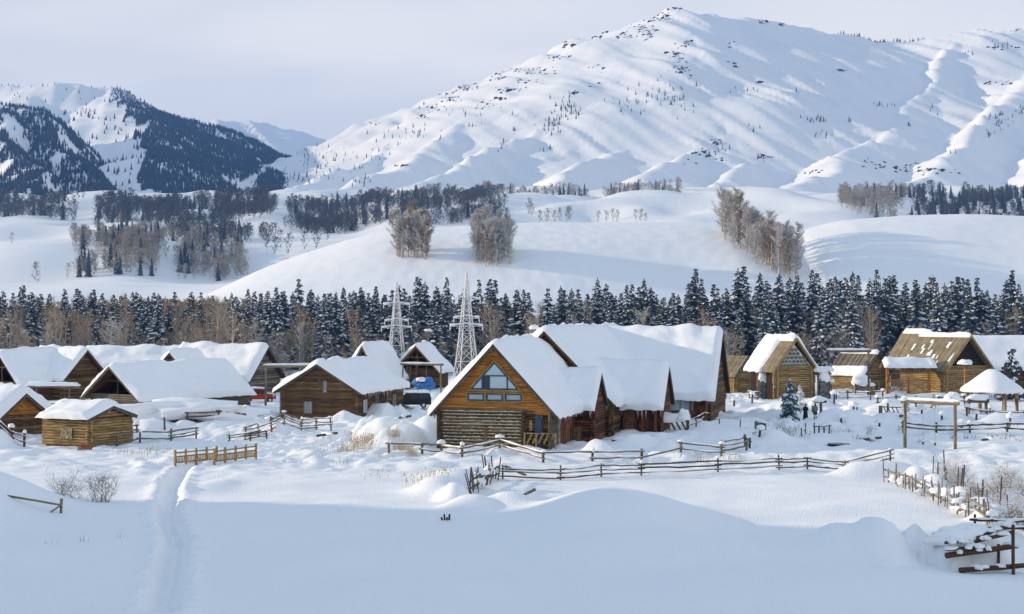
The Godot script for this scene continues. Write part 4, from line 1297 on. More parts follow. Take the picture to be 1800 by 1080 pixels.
	for s in [-0.28, 0.28]: log_at(ld, Vector3(s, 0, 0.5), Vector3(s, 3.4, -0.5), 0.04, M.grey_wood_light, "rail")
	for k in 8: log_at(ld, Vector3(-0.28, 0.3 + k * 0.4, 0.41 - k * 0.12), Vector3(0.28, 0.3 + k * 0.4, 0.41 - k * 0.12), 0.03, M.grey_wood_light, "rung")

	# --- left side of the village
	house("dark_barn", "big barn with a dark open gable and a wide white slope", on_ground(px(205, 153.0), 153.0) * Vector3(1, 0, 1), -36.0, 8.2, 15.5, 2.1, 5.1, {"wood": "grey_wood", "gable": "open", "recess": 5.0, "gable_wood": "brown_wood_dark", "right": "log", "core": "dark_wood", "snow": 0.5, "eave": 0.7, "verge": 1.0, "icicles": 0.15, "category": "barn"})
	var cab := house("small_cabin", "small low log cabin with a plywood sheet on its sunny wall", on_ground(px(193, 115.6), 115.6) * Vector3(1, 0, 1), 62.0, 4.6, 4.9, 2.35, 3.1, {"wood": "honey_wood", "left": "log", "front": "log", "gable": "log", "snow": 0.55, "eave": 0.45, "verge": 0.35, "log": 0.12, "category": "cabin", "core": "brown_wood"})
	var lb := Basis(Vector3.BACK, Vector3.UP, Vector3.LEFT)
	board_at(cab, "plywood_sheet", Vector3(-2.46, 1.05, -2.35), Vector3(1.25, 0.98, 0.03), M.straw_board, lb)
	house("cottage", "cottage at the left edge, brown gable half buried in roof snow", on_ground(px(38, 122.0), 122.0) * Vector3(1, 0, 1), 58.0, 4.6, 7.0, 2.1, 3.8, {"wood": "brown_wood", "left": "log", "gable": "board", "gable_wood": "orange_wood", "front": "board", "snow": 0.7, "verge": 0.55, "category": "cottage"})
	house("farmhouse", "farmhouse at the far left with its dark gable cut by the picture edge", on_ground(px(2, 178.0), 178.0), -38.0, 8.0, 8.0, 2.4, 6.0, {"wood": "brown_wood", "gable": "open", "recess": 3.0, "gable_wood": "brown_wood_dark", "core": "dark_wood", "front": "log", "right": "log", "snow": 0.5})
	house("farmhouse", "farmhouse whose brown log gable faces right, second from the left edge", on_ground(px(146, 181.0), 181.0), 56.0, 6.4, 8.5, 3.2, 6.4, {"wood": "brown_wood", "gable": "log", "left": "log", "snow": 0.5, "verge": 0.8})
	house("farmhouse", "long low farmhouse with a dark ridge board, behind the dark barn", on_ground(px(318, 196.0), 196.0), 84.0, 8.0, 13.5, 2.7, 6.2, {"wood": "brown_wood", "left": "log", "snow": 0.42})
	house("farmhouse", "large white-roofed farmhouse behind the right end of the dark barn", on_ground(px(462, 187.0), 187.0), 72.0, 9.2, 12.0, 2.7, 6.6, {"wood": "grey_wood", "left": "log", "snow": 0.5, "verge": 0.8})
	house("small_gable", "small brown gable peeping over the ridge of the dark barn", on_ground(px(301, 176.0), 176.0), -14.0, 4.2, 7.0, 3.6, 5.9, {"wood": "brown_wood", "gable": "board", "snow": 0.45, "category": "gable"})

	# --- right side of the village
	var hut := house("stacked_log_hut", "new log hut with stacked round log ends in its gable and half bare roof", on_ground(px(1396, 182.0), 182.0), 20.0, 5.6, 6.4, 4.1, 7.7, {"wood": "honey_wood", "gable": "none", "snow": 0.4, "snow_from": -1.0, "snow_to": 1.0, "roof_boards": "left", "board_wood": "straw_board", "roof_wood": "straw_board_dark", "verge_wood": "honey_wood", "verge": 0.7, "eave": 0.6, "core": "dark_wood", "category": "hut", "log": 0.15} .merged({"snow": 0.0}, true))
	part(hut, "roof_snow", gable_snow(3.5, 3.4, 7.9, 0.5, -7.0, 0.42, 3, -0.12, 1.0), M.cap_snow)
	part(hut, "roof_snow", gable_snow(3.45, 3.42, 7.88, -2.6, -7.1, 0.4, 4, -1.0, 0.05, 0.5), M.cap_snow)
	for r in 5:
		for k in 8:
			var y := 4.25 + r * 0.5
			var x := -2.0 + k * 0.56 + (0.28 if r % 2 else 0.0)
			if absf(x) > 2.75 * (7.2 - y) / 3.1 - 0.25: continue
			var eb := MB.new()
			eb.tube([Vector3(x, y, -0.4), Vector3(x, y, 0.1 + rng.randf() * 0.05)], [0.235, 0.235], 9)
			part(hut, "log_end", eb.mesh(), M.log_end if rng.randf() < 0.5 else M.log_end_green)
	var fz := MB.new()
	fz.tri(Vector3(-2.6, 4.1, -0.02), Vector3(2.6, 4.1, -0.02), Vector3(0, 7.0, -0.02))
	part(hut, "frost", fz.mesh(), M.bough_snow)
	for x in [-2.55, 2.45]: beam_at(hut, "corner_post", Vector3(x, 0, 0.2), Vector3(x, 4.1, 0.2), 0.3, 0.16, M.honey_wood)
	house("bare_roof_shed", "small shed with a bare straw-coloured roof behind the long house end", on_ground(px(1312, 196.0), 196.0), 42.0, 5.0, 4.5, 2.6, 5.0, {"wood": "honey_wood", "roof_boards": "left", "board_wood": "straw_board", "roof_wood": "straw_board_dark", "snow": 0.0, "category": "shed", "left": "log"})
	house("bare_roof_shed", "shed with a darker bare roof squeezed beside the stacked log hut", on_ground(px(1345, 199.0), 199.0), 34.0, 4.6, 4.0, 2.4, 4.8, {"wood": "honey_wood_dark", "roof_boards": "left", "board_wood": "grey_wood", "roof_wood": "grey_wood", "snow": 0.0, "category": "shed"})
	var hf := house("frosted_roof_house", "low house with frost streaked plank roof beyond the tall swing frame", on_ground(px(1540, 203.0), 203.0), 40.0, 6.0, 5.5, 2.6, 5.4, {"wood": "honey_wood", "left": "log", "roof_boards": "left", "board_wood": "grey_wood", "roof_wood": "grey_wood", "snow": 0.0, "verge": 0.6})
	part(hf, "roof_snow", gable_snow(3.6, 2.1, 5.55, 0.6, -6.0, 0.3, 8, -1.0, -0.62, 0.5), M.cap_snow)
	part(hf, "roof_snow", gable_snow(3.6, 2.1, 5.55, 0.6, -6.0, 0.3, 9, -0.12, 1.0, 0.5), M.cap_snow)
	var ph := house("plank_roof_house", "log house with a bare plank roof and dark brown gable at the right", on_ground(px(1699, 194.0), 194.0), 27.0, 7.6, 8.6, 3.9, 8.0, {"wood": "honey_wood", "gable": "board", "gable_wood": "dark_wood", "left": "log", "roof_boards": "left", "board_wood": "straw_board", "roof_wood": "straw_board_dark", "snow": 0.0, "verge": 0.9, "eave": 0.7, "verge_wood": "honey_wood", "core": "dark_wood", "log": 0.14} .merged({"gable": "none"}, true))
	part(ph, "roof_snow", gable_snow(4.6, 3.2, 8.2, 0.95, -9.0, 0.35, 12, -0.08, 1.0, 0.4), M.cap_snow)
	for k in 14:
		var z := rng.randf_range(-8.5, 0.4)
		var t0 := rng.randf_range(-0.9, -0.2)
		part(ph, "snow_patch", gable_snow(4.55, 3.22, 8.17, z, z - rng.randf_range(0.2, 0.6), 0.12, k, t0, t0 + rng.randf_range(0.05, 0.22), 0.8), M.cap_snow)
	for s in [-1.0, 1.0]: beam_at(ph, "rafter", Vector3(s * 4.2, 3.55, 0.5), Vector3(0, 7.9, 0.5), 0.16, 0.18, M.honey_wood_dark, Vector3.BACK)
	var bk := house("plank_roof_house", "smaller bare plank roof rising behind the larger one", on_ground(px(1634, 212.0), 212.0), 27.0, 6.4, 5.0, 4.4, 8.6, {"wood": "honey_wood", "gable": "open", "recess": 1.5, "gable_wood": "honey_wood_dark", "roof_boards": "left", "board_wood": "straw_board", "roof_wood": "straw_board_dark", "snow": 0.0, "verge": 0.6, "verge_wood": "honey_wood", "core": "dark_wood"})
	part(bk, "roof_snow", gable_snow(3.8, 3.8, 8.75, 0.6, -5.4, 0.35, 14, -0.1, 1.0, 0.4), M.cap_snow)
	house("long_white_roof_house", "house with a long plain white roof at the right edge", on_ground(px(1835, 207.0), 207.0), 88.0, 9.0, 16.0, 3.3, 7.2, {"wood": "brown_wood", "left": "log", "snow": 0.5, "wild": 0.15})
	var an := house("porch", "small snowy porch roof between the roofed gate and the plank roof house", on_ground(px(1655, 197.0), 197.0), 80.0, 2.2, 1.9, 3.2, 4.3, {"wood": "honey_wood", "front": "none", "gable": "log", "snow": 0.4, "category": "porch", "core": "honey_wood"})
	window_at(an, Vector3(-1.28, 1.5, -1.2), 1.0, 1.4, lb, 2, 1, M.orange_wood_light)

# ---------------------------------------------------------------- fences, gates, vehicles, people and plants
func fence(label: String, posts: Array, tall: float, rails: Array, wood: String, o := {}) -> Node3D:
	# posts: Vector3 foot points; rails: heights as a share of the post
	var group: String = o.get("group", "")
	var c: Vector3 = posts[0]
	var t := thing(o.get("called", "rail_fence"), label, o.get("category", "fence"), c, 0.0, group)
	var r: float = o.get("thick", 0.07)
	var tips := []
	var skip: Array = o.get("no_cap", [])
	for i in posts.size():
		var q: Vector3 = posts[i] - c
		var lean: Vector3 = Vector3(rng.randf_range(-1, 1), 0, rng.randf_range(-1, 1)) * o.get("lean", 0.06)
		var h: float = tall * rng.randf_range(0.82, 1.08)
		log_at(t, q - Vector3(0, 0.5, 0), q + lean * h + Vector3(0, h, 0), r, pick(wood), "post")
		tips.append([q, lean, h])
		if rng.randf() < o.get("caps", 0.5): cap_at(t, q + lean * h + Vector3(0, h, 0), r * rng.randf_range(1.6, 3.8), r * rng.randf_range(1.0, 2.6))
	for i in posts.size() - 1:
		for k in rails:
			if rng.randf() < o.get("gaps", 0.05): continue
			var a: Vector3 = tips[i][0] + tips[i][1] * tips[i][2] * k + Vector3(0, tall * (k + rng.randf_range(-0.06, 0.06)), 0)
			var b: Vector3 = tips[i + 1][0] + tips[i + 1][1] * tips[i + 1][2] * k + Vector3(0, tall * (k + rng.randf_range(-0.06, 0.06)), 0)
			var f := (b - a).normalized() * 0.25
			var mid := (a + b) * 0.5 + Vector3(0, rng.randf_range(-0.07, 0.03), 0)
			var rr: float = r * o.get("rail", 0.72) * rng.randf_range(0.8, 1.15)
			var off := Vector3(0, 0, r * 0.9)
			var m := MB.new()
			var bend := [a - f + off]
			for j in range(1, 6):
				var u := j / 6.0
				var q := (a - f).lerp(mid, u * 2.0) if u < 0.5 else mid.lerp(b + f, u * 2.0 - 1.0)
				bend.append(q + off + Vector3(0, rng.randf_range(-0.035, 0.035), rng.randf_range(-0.03, 0.03)))
			bend.append(b + f + off)
			m.tube(bend, [rr * 0.9, rr * 1.1, rr, rr * 1.15, rr * 0.95, rr * 1.05, rr * 0.8], 6)
			part(t, "rail", m.mesh(), pick(wood))
			if rng.randf() < o.get("rail_snow", 0.6):
				var s := MB.new()
				var n := 7
				var pts := []
				var rad := []
				for j in n:
					var u := lerpf(0.04, 0.96, j / (n - 1.0))
					var q := (a - f).lerp(mid, u * 2.0) if u < 0.5 else mid.lerp(b + f, u * 2.0 - 1.0)
					pts.append(q + off + Vector3(0, rr * 0.9, 0))
					rad.append(rr * (0.35 if j == 0 or j == n - 1 else rng.randf_range(0.5, 1.25)))
				s.tube(pts, rad, 6)
				part(t, "rail_snow", s.mesh(), M.cap_snow)
	return t

func feet(list: Array) -> Array:                # [pixel, row] pairs to foot points on the snow
	var out := []
	for q in list: out.append(spot(q[0], q[1]))
	return out

func stakes(label: String, a: Vector3, b: Vector3, count: int, tall: float, wood: String, lean: float, rails: int) -> Node3D:
	var t := thing("stake_fence", label, "fence", Vector3(a.x, 0, a.z))
	var c := Vector3(a.x, 0, a.z)
	for i in count:
		var u := (i + rng.randf_range(-0.35, 0.35)) / (count - 1)
		var q := a.lerp(b, u)
		q.x += rng.randf_range(-0.25, 0.25)
		q.y = ground(q.x, -q.z)
		var h := tall * rng.randf_range(0.55, 1.3)
		log_at(t, q - c - Vector3(0, 0.4, 0), q - c + Vector3(rng.randf_range(-1, 1) * lean, h, rng.randf_range(-1, 1) * lean), rng.randf_range(0.025, 0.05), pick(wood), "stake")
	var n := int((b - a).length() / 2.6)
	for k in rails:
		for i in n:
			var p := a.lerp(b, float(i) / n)
			var q := a.lerp(b, (i + 1.15) / n)
			p.y = ground(p.x, -p.z) + tall * (0.28 + 0.34 * k) * rng.randf_range(0.8, 1.15)
			q.y = ground(q.x, -q.z) + tall * (0.28 + 0.34 * k) * rng.randf_range(0.8, 1.15)
			log_at(t, p - c, q - c, rng.randf_range(0.05, 0.075), pick(wood), "rail")
			if rng.randf() < 0.5: cap_at(t, p.lerp(q, rng.randf()) - c + Vector3(0, 0.03, 0), rng.randf_range(0.3, 0.6), rng.randf_range(0.12, 0.3), rng.randf_range(0.2, 0.35))
	return t

func swing_frame(label: String, a: Vector3, b: Vector3, tall: float, r: float, wood: String, ropes: Array, seat: bool) -> Node3D:
	var t := thing("swing_frame", label, "swing", Vector3(a.x, minf(a.y, b.y), a.z))
	var q := b - a
	q.y = 0.0
	log_at(t, Vector3(0, -0.6, 0), Vector3(0, tall, 0), r, M[wood], "post")
	log_at(t, q + Vector3(0, -0.6, 0), q + Vector3(0, tall, 0), r, M[wood], "post")
	var f := q.normalized() * 0.35
	log_at(t, Vector3(0, tall - r, 0) - f, q + Vector3(0, tall - r, 0) + f, r * 1.15, M[wood], "cross_beam")
	var s := MB.new()
	var pts := []
	var rad := []
	for i in 12:
		pts.append((-f * 0.9).lerp(q + f * 0.9, i / 11.0) + Vector3(0, tall + r * 0.6, 0))
		rad.append(r * (0.4 if i == 0 or i == 11 else rng.randf_range(0.8, 1.25)))
	s.tube(pts, rad, 7)
	part(t, "beam_snow", s.mesh(), M.cap_snow)
	var low := 0.55
	for u in ropes:
		var k: Vector3 = q * u
		var m := MB.new()
		m.tube([k + Vector3(0, tall - r, 0), k + Vector3(0.02, low, 0)], [0.014, 0.014], 4, false)
		part(t, "rope", m.mesh(), M.rope)
		if not seat:
			var w := MB.new()
			w.tube([k + Vector3(0.02, low + 0.12, 0), k + Vector3(0.02, low - 0.02, 0), k + Vector3(0.02, low - 0.14, 0)], [0.02, 0.10, 0.06], 7)
			part(t, "weight", w.mesh(), M.grey_wood_dark)
	if seat and ropes.size() > 1:
		board_at(t, "seat", q * (ropes[0] + ropes[1]) * 0.5 + Vector3(0, low, 0), Vector3((q * (ropes[1] - ropes[0])).length() + 0.2, 0.05, 0.3), M.grey_wood)
	return t

func pylon(label: String, at: Vector3, tall: float, base: float, turn: float) -> void:
	var t := thing("pylon", label, "pylon", at, turn, "")
	var top := tall * 0.80
	var half := func(y: float) -> float: return lerpf(base, 0.42, pow(clampf(y / top, 0.0, 1.0), 0.8)) if y < top else lerpf(0.42, 0.06, (y - top) / (tall - top))
	for sx in [-1.0, 1.0]:
		for sz in [-1.0, 1.0]:
			var pts := []
			var rad := []
			for i in 9:
				var y := tall * i / 8.0
				var w: float = half.call(y)
				pts.append(Vector3(sx * w, y - 0.3, sz * w))
				rad.append(0.085)
			var m := MB.new()
			m.tube(pts, rad, 4)
			part(t, "leg", m.mesh(), M.steel)
	var br := MB.new()
	var y := 0.2
	while y < tall * 0.93:
		var w: float = half.call(y)
		var dy := maxf(w * 1.75, 0.8)
		var w2: float = half.call(y + dy)
		for k in 4:
			var b := Basis(Vector3.UP, k * PI * 0.5)
			br.bar(b * Vector3(-w, y, w), b * Vector3(w2, y + dy, w2), 0.06, 0.06)
			br.bar(b * Vector3(w, y, w), b * Vector3(-w2, y + dy, w2), 0.06, 0.06)
			br.bar(b * Vector3(-w, y, w), b * Vector3(w, y, w), 0.06, 0.06)
		y += dy
	part(t, "bracing", br.mesh(), M.steel, Transform3D(), "stuff")
	for a in [[0.745, 2.35], [0.575, 2.15], [0.505, 2.75]]:
		var h: float = tall * a[0]
		var arm := MB.new()
		for s in [-1.0, 1.0]:
			for z in [-0.35, 0.35]:
				arm.bar(Vector3(0, h + 0.5, z), Vector3(s * a[1], h, 0), 0.08, 0.08)
				arm.bar(Vector3(0, h, z), Vector3(s * a[1], h, 0), 0.08, 0.08)
		var o := part(t, "cross_arm", arm.mesh(), M.steel)
		var sn := MB.new()
		var pts := []
		var rad := []
		for i in 11:
			var x := lerpf(-a[1], a[1], i / 10.0)
			pts.append(Vector3(x, h + 0.18 + 0.32 * (1.0 - absf(x) / a[1]), 0))
			rad.append(rng.randf_range(0.14, 0.30) if i in [0, 1, 9, 10] else rng.randf_range(0.10, 0.2))
		sn.tube(pts, rad, 6)
		part(o, "arm_snow", sn.mesh(), M.cap_snow)
		for s in [-1.0, 1.0]:
			var ins := MB.new()
			ins.tube([Vector3(s * a[1], h - 0.02, 0), Vector3(s * a[1], h - 0.35, 0), Vector3(s * a[1], h - 0.7, 0)], [0.05, 0.12, 0.05], 6)
			part(o, "insulator", ins.mesh(), M.white_paint)

func car(called: String, label: String, at: Vector3, turn: float, paint: String, long: float, tall: float, wide: float, van: bool) -> void:
	var t := thing(called, label, "car", at, turn)
	# side outline, nose towards +x, from the sill up and round
	var o := []
	if van:
		o = [[-0.5, 0.22], [-0.5, 0.62], [-0.485, 0.80], [-0.44, 0.97], [-0.1, 1.0], [0.10, 0.98], [0.27, 0.66], [0.44, 0.56], [0.495, 0.46], [0.5, 0.22]]
	else:
		o = [[-0.5, 0.26], [-0.5, 0.60], [-0.48, 0.68], [-0.46, 0.95], [-0.40, 1.0], [0.05, 1.0], [0.10, 0.97], [0.20, 0.66], [0.47, 0.58], [0.5, 0.50], [0.5, 0.26]]
	var b := MB.new()
	var n := o.size()
	var rows := [[-1.0, 0.92], [-0.96, 1.0], [0.96, 1.0], [1.0, 0.92]]
	var tuck := func(q: Array, s: float) -> Vector3:
		var y: float = q[1]
		return Vector3(q[0] * long, y * tall, s * wide * 0.5 * (1.0 - 0.16 * smoothstep(0.55, 1.0, y)))
	for i in n:
		var j := (i + 1) % n
		b.quad(tuck.call(o[i], -0.97), tuck.call(o[j], -0.97), tuck.call(o[j], 0.97), tuck.call(o[i], 0.97))
	for s in [-1.0, 1.0]:
		var c := Vector3(0, tall * 0.5, s * wide * 0.49)
		for i in n:
			var j := (i + 1) % n
			var p: Vector3 = tuck.call(o[i], s * 0.97)
			var q: Vector3 = tuck.call(o[j], s * 0.97)
			if s > 0: b.tri(c, q, p)
			else: b.tri(c, p, q)
	part(t, "body", b.mesh(), M[paint])
	for s in [-1.0, 1.0]:
		var wins := [[-0.43, -0.20], [-0.18, 0.02], [0.04, 0.17]]
		for w in wins:
			var g := MB.new()
			var z := func(y: float) -> float: return s * (wide * 0.5 * (1.0 - 0.16 * smoothstep(0.55, 1.0, y)) + 0.012)
			var y1 := 0.93
			var x1: float = w[1] if w[1] < 0.1 else 0.11
			var p := [Vector3(w[0] * long, 0.64 * tall, z.call(0.64)), Vector3(w[1] * long, 0.64 * tall, z.call(0.64)), Vector3(x1 * long, y1 * tall, z.call(y1)), Vector3(w[0] * long, y1 * tall, z.call(y1))]
			if s > 0: g.quad(p[0], p[1], p[2], p[3])
			else: g.quad(p[1], p[0], p[3], p[2])
			part(t, "side_window", g.mesh(), M.dark_metal)
		for x in [-0.31, 0.32]:
			var w := MB.new()
			var r := tall * 0.195
			w.tube([Vector3(x * long, r, s * (wide * 0.5 - 0.2)), Vector3(x * long, r, s * (wide * 0.5 + 0.02))], [r, r], 14)
			var o2 := part(t, "wheel", w.mesh(), M.rubber)
			var h := MB.new()
			h.tube([Vector3(x * long, r, s * (wide * 0.5)), Vector3(x * long, r, s * (wide * 0.5 + 0.035))], [r * 0.6, r * 0.5], 10)
			part(o2, "rim", h.mesh(), M.steel)
		board_at(t, "tail_light", Vector3(-0.497 * long, 0.58 * tall, s * wide * 0.40), Vector3(0.06, 0.2 * tall, 0.16), M.tail_red)
		board_at(t, "headlight", Vector3(0.492 * long, 0.48 * tall, s * wide * 0.36), Vector3(0.07, 0.11, 0.3), M.white_paint)
	part(t, "roof_snow", blob(long * 0.33, 0.22, wide * 0.42, 3, 0.15, 0.1), M.cap_snow, Transform3D(Basis(), Vector3(-0.16 * long, tall, 0)))
	part(t, "hood_snow", blob(long * 0.16, 0.12, wide * 0.4, 5, 0.15, 0.1), M.cap_snow, Transform3D(Basis(Vector3.BACK, -0.12), Vector3(0.33 * long, 0.62 * tall, 0)))

# a figure: capsules joined smoothly and meshed as surface nets
func skin_over(caps: Array, cell: float, blend: float) -> ArrayMesh:
	var lo := Vector3(9, 9, 9)
	var hi := -lo
	for c in caps:
		var r := maxf(c[2], c[3]) + cell * 2.0
		for q in [c[0], c[1]]:
			lo = lo.min(q - Vector3.ONE * r)
			hi = hi.max(q + Vector3.ONE * r)
	var n := Vector3i(((hi - lo) / cell).ceil()) + Vector3i.ONE
	var f := PackedFloat32Array()
	f.resize(n.x * n.y * n.z)
	for k in n.z:
		for j in n.y:
			for i in n.x:
				var p := lo + Vector3(i, j, k) * cell
				var d := 9.0
				for c in caps:
					var ba: Vector3 = c[1] - c[0]
					var h := clampf((p - c[0]).dot(ba) / maxf(ba.length_squared(), 1e-8), 0.0, 1.0)
					var q: float = (p - c[0] - ba * h).length() - lerpf(c[2], c[3], h)
					var w := clampf(0.5 + 0.5 * (d - q) / blend, 0.0, 1.0)
					d = lerpf(d, q, w) - blend * w * (1.0 - w)
				f[(k * n.y + j) * n.x + i] = d
	var id := PackedInt32Array()
	id.resize(f.size())
	id.fill(-1)
	var b := MB.new()
	var at := func(i: int, j: int, k: int) -> float: return f[(k * n.y + j) * n.x + i]
	for k in n.z - 1:
		for j in n.y - 1:
			for i in n.x - 1:
				var sum := Vector3.ZERO
				var cnt := 0
				for e in [[0,0,0,1,0,0],[0,1,0,1,1,0],[0,0,1,1,0,1],[0,1,1,1,1,1],[0,0,0,0,1,0],[1,0,0,1,1,0],[0,0,1,0,1,1],[1,0,1,1,1,1],[0,0,0,0,0,1],[1,0,0,1,0,1],[0,1,0,0,1,1],[1,1,0,1,1,1]]:
					var u: float = at.call(i + e[0], j + e[1], k + e[2])
					var v: float = at.call(i + e[3], j + e[4], k + e[5])
					if (u < 0.0) == (v < 0.0): continue
					sum += Vector3(e[0], e[1], e[2]).lerp(Vector3(e[3], e[4], e[5]), u / (u - v))
					cnt += 1
				if cnt == 0: continue
				id[(k * n.y + j) * n.x + i] = b.v.size()
				b.v.append(lo + (Vector3(i, j, k) + sum / cnt) * cell)
				var g := Vector3(at.call(i + 1, j, k) - at.call(i, j, k), at.call(i, j + 1, k) - at.call(i, j, k), at.call(i, j, k + 1) - at.call(i, j, k))
				b.n.append(g.normalized())
				b.uv.append(Vector2.ZERO)
	for k in range(1, n.z - 1):
		for j in range(1, n.y - 1):
			for i in range(1, n.x - 1):
				var u: float = at.call(i, j, k)
				for ax in 3:
					var e := Vector3i(1 if ax == 0 else 0, 1 if ax == 1 else 0, 1 if ax == 2 else 0)
					var v: float = at.call(i + e.x, j + e.y, k + e.z)
					if (u < 0.0) == (v < 0.0): continue
					var s := Vector3i(e.z, e.x, e.y)
					var t := Vector3i(e.y, e.z, e.x)
					var q := []
					for o in [Vector3i.ZERO, s, s + t, t]:
						q.append(id[((k - o.z) * n.y + j - o.y) * n.x + i - o.x])
					if -1 in q: continue
					if u < 0.0: q.reverse()
					for o in [0, 1, 2, 0, 2, 3]: b.ix.append(q[o])
	return b.mesh()

func hand_caps(w: Vector3, dir: Vector3, side: Vector3) -> Array:
	var out := [[w, w + dir * 0.07, 0.03, 0.034]]
	var across := dir.cross(side).normalized()
	for k in 4:
		var root := w + dir * 0.085 + across * (k - 1.5) * 0.019
		var mid: Vector3 = root + dir * [0.032, 0.04, 0.036, 0.026][k] + side * 0.012
		out.append([root, mid, 0.0095, 0.009])
		out.append([mid, mid + dir * 0.022 + side * 0.024, 0.009, 0.007])
	var th := w + dir * 0.03 + across * 0.034
	out.append([th, th + dir * 0.035 + across * 0.018 + side * 0.01, 0.011, 0.009])
	return out

func person_head(t: Node3D, at: Vector3, face: Vector3, hair: Array, hat: String) -> void:
	var side := Vector3.UP.cross(face)
	var caps := [[at + Vector3(0, 0.02, 0), at + Vector3(0, -0.035, 0) + face * 0.02, 0.088, 0.07], [at - Vector3(0, 0.09, 0), at - Vector3(0, 0.19, 0), 0.05, 0.058],
		[at + face * 0.085 - Vector3(0, 0.005, 0), at + face * 0.108 - Vector3(0, 0.03, 0), 0.012, 0.016], [at + face * 0.086 - Vector3(0, 0.066, 0) - side * 0.02, at + face * 0.086 - Vector3(0, 0.066, 0) + side * 0.02, 0.008, 0.008]]
	for s in [-1.0, 1.0]: caps.append([at + side * s * 0.088, at + side * s * 0.088 - Vector3(0, 0.03, 0), 0.016, 0.012])
	part(t, "head", skin_over(caps, 0.012, 0.02), M.skin)
	var eyes := MB.new()
	for s in [-1.0, 1.0]: eyes.box(at + face * 0.083 + side * s * 0.032 + Vector3(0, 0.012, 0), Vector3(0.018, 0.01, 0.018))
	part(t, "eyes", eyes.mesh(), M.hair)
	part(t, "hair" if hat == "hair" else "cap", skin_over(hair, 0.014, 0.03), M[hat])

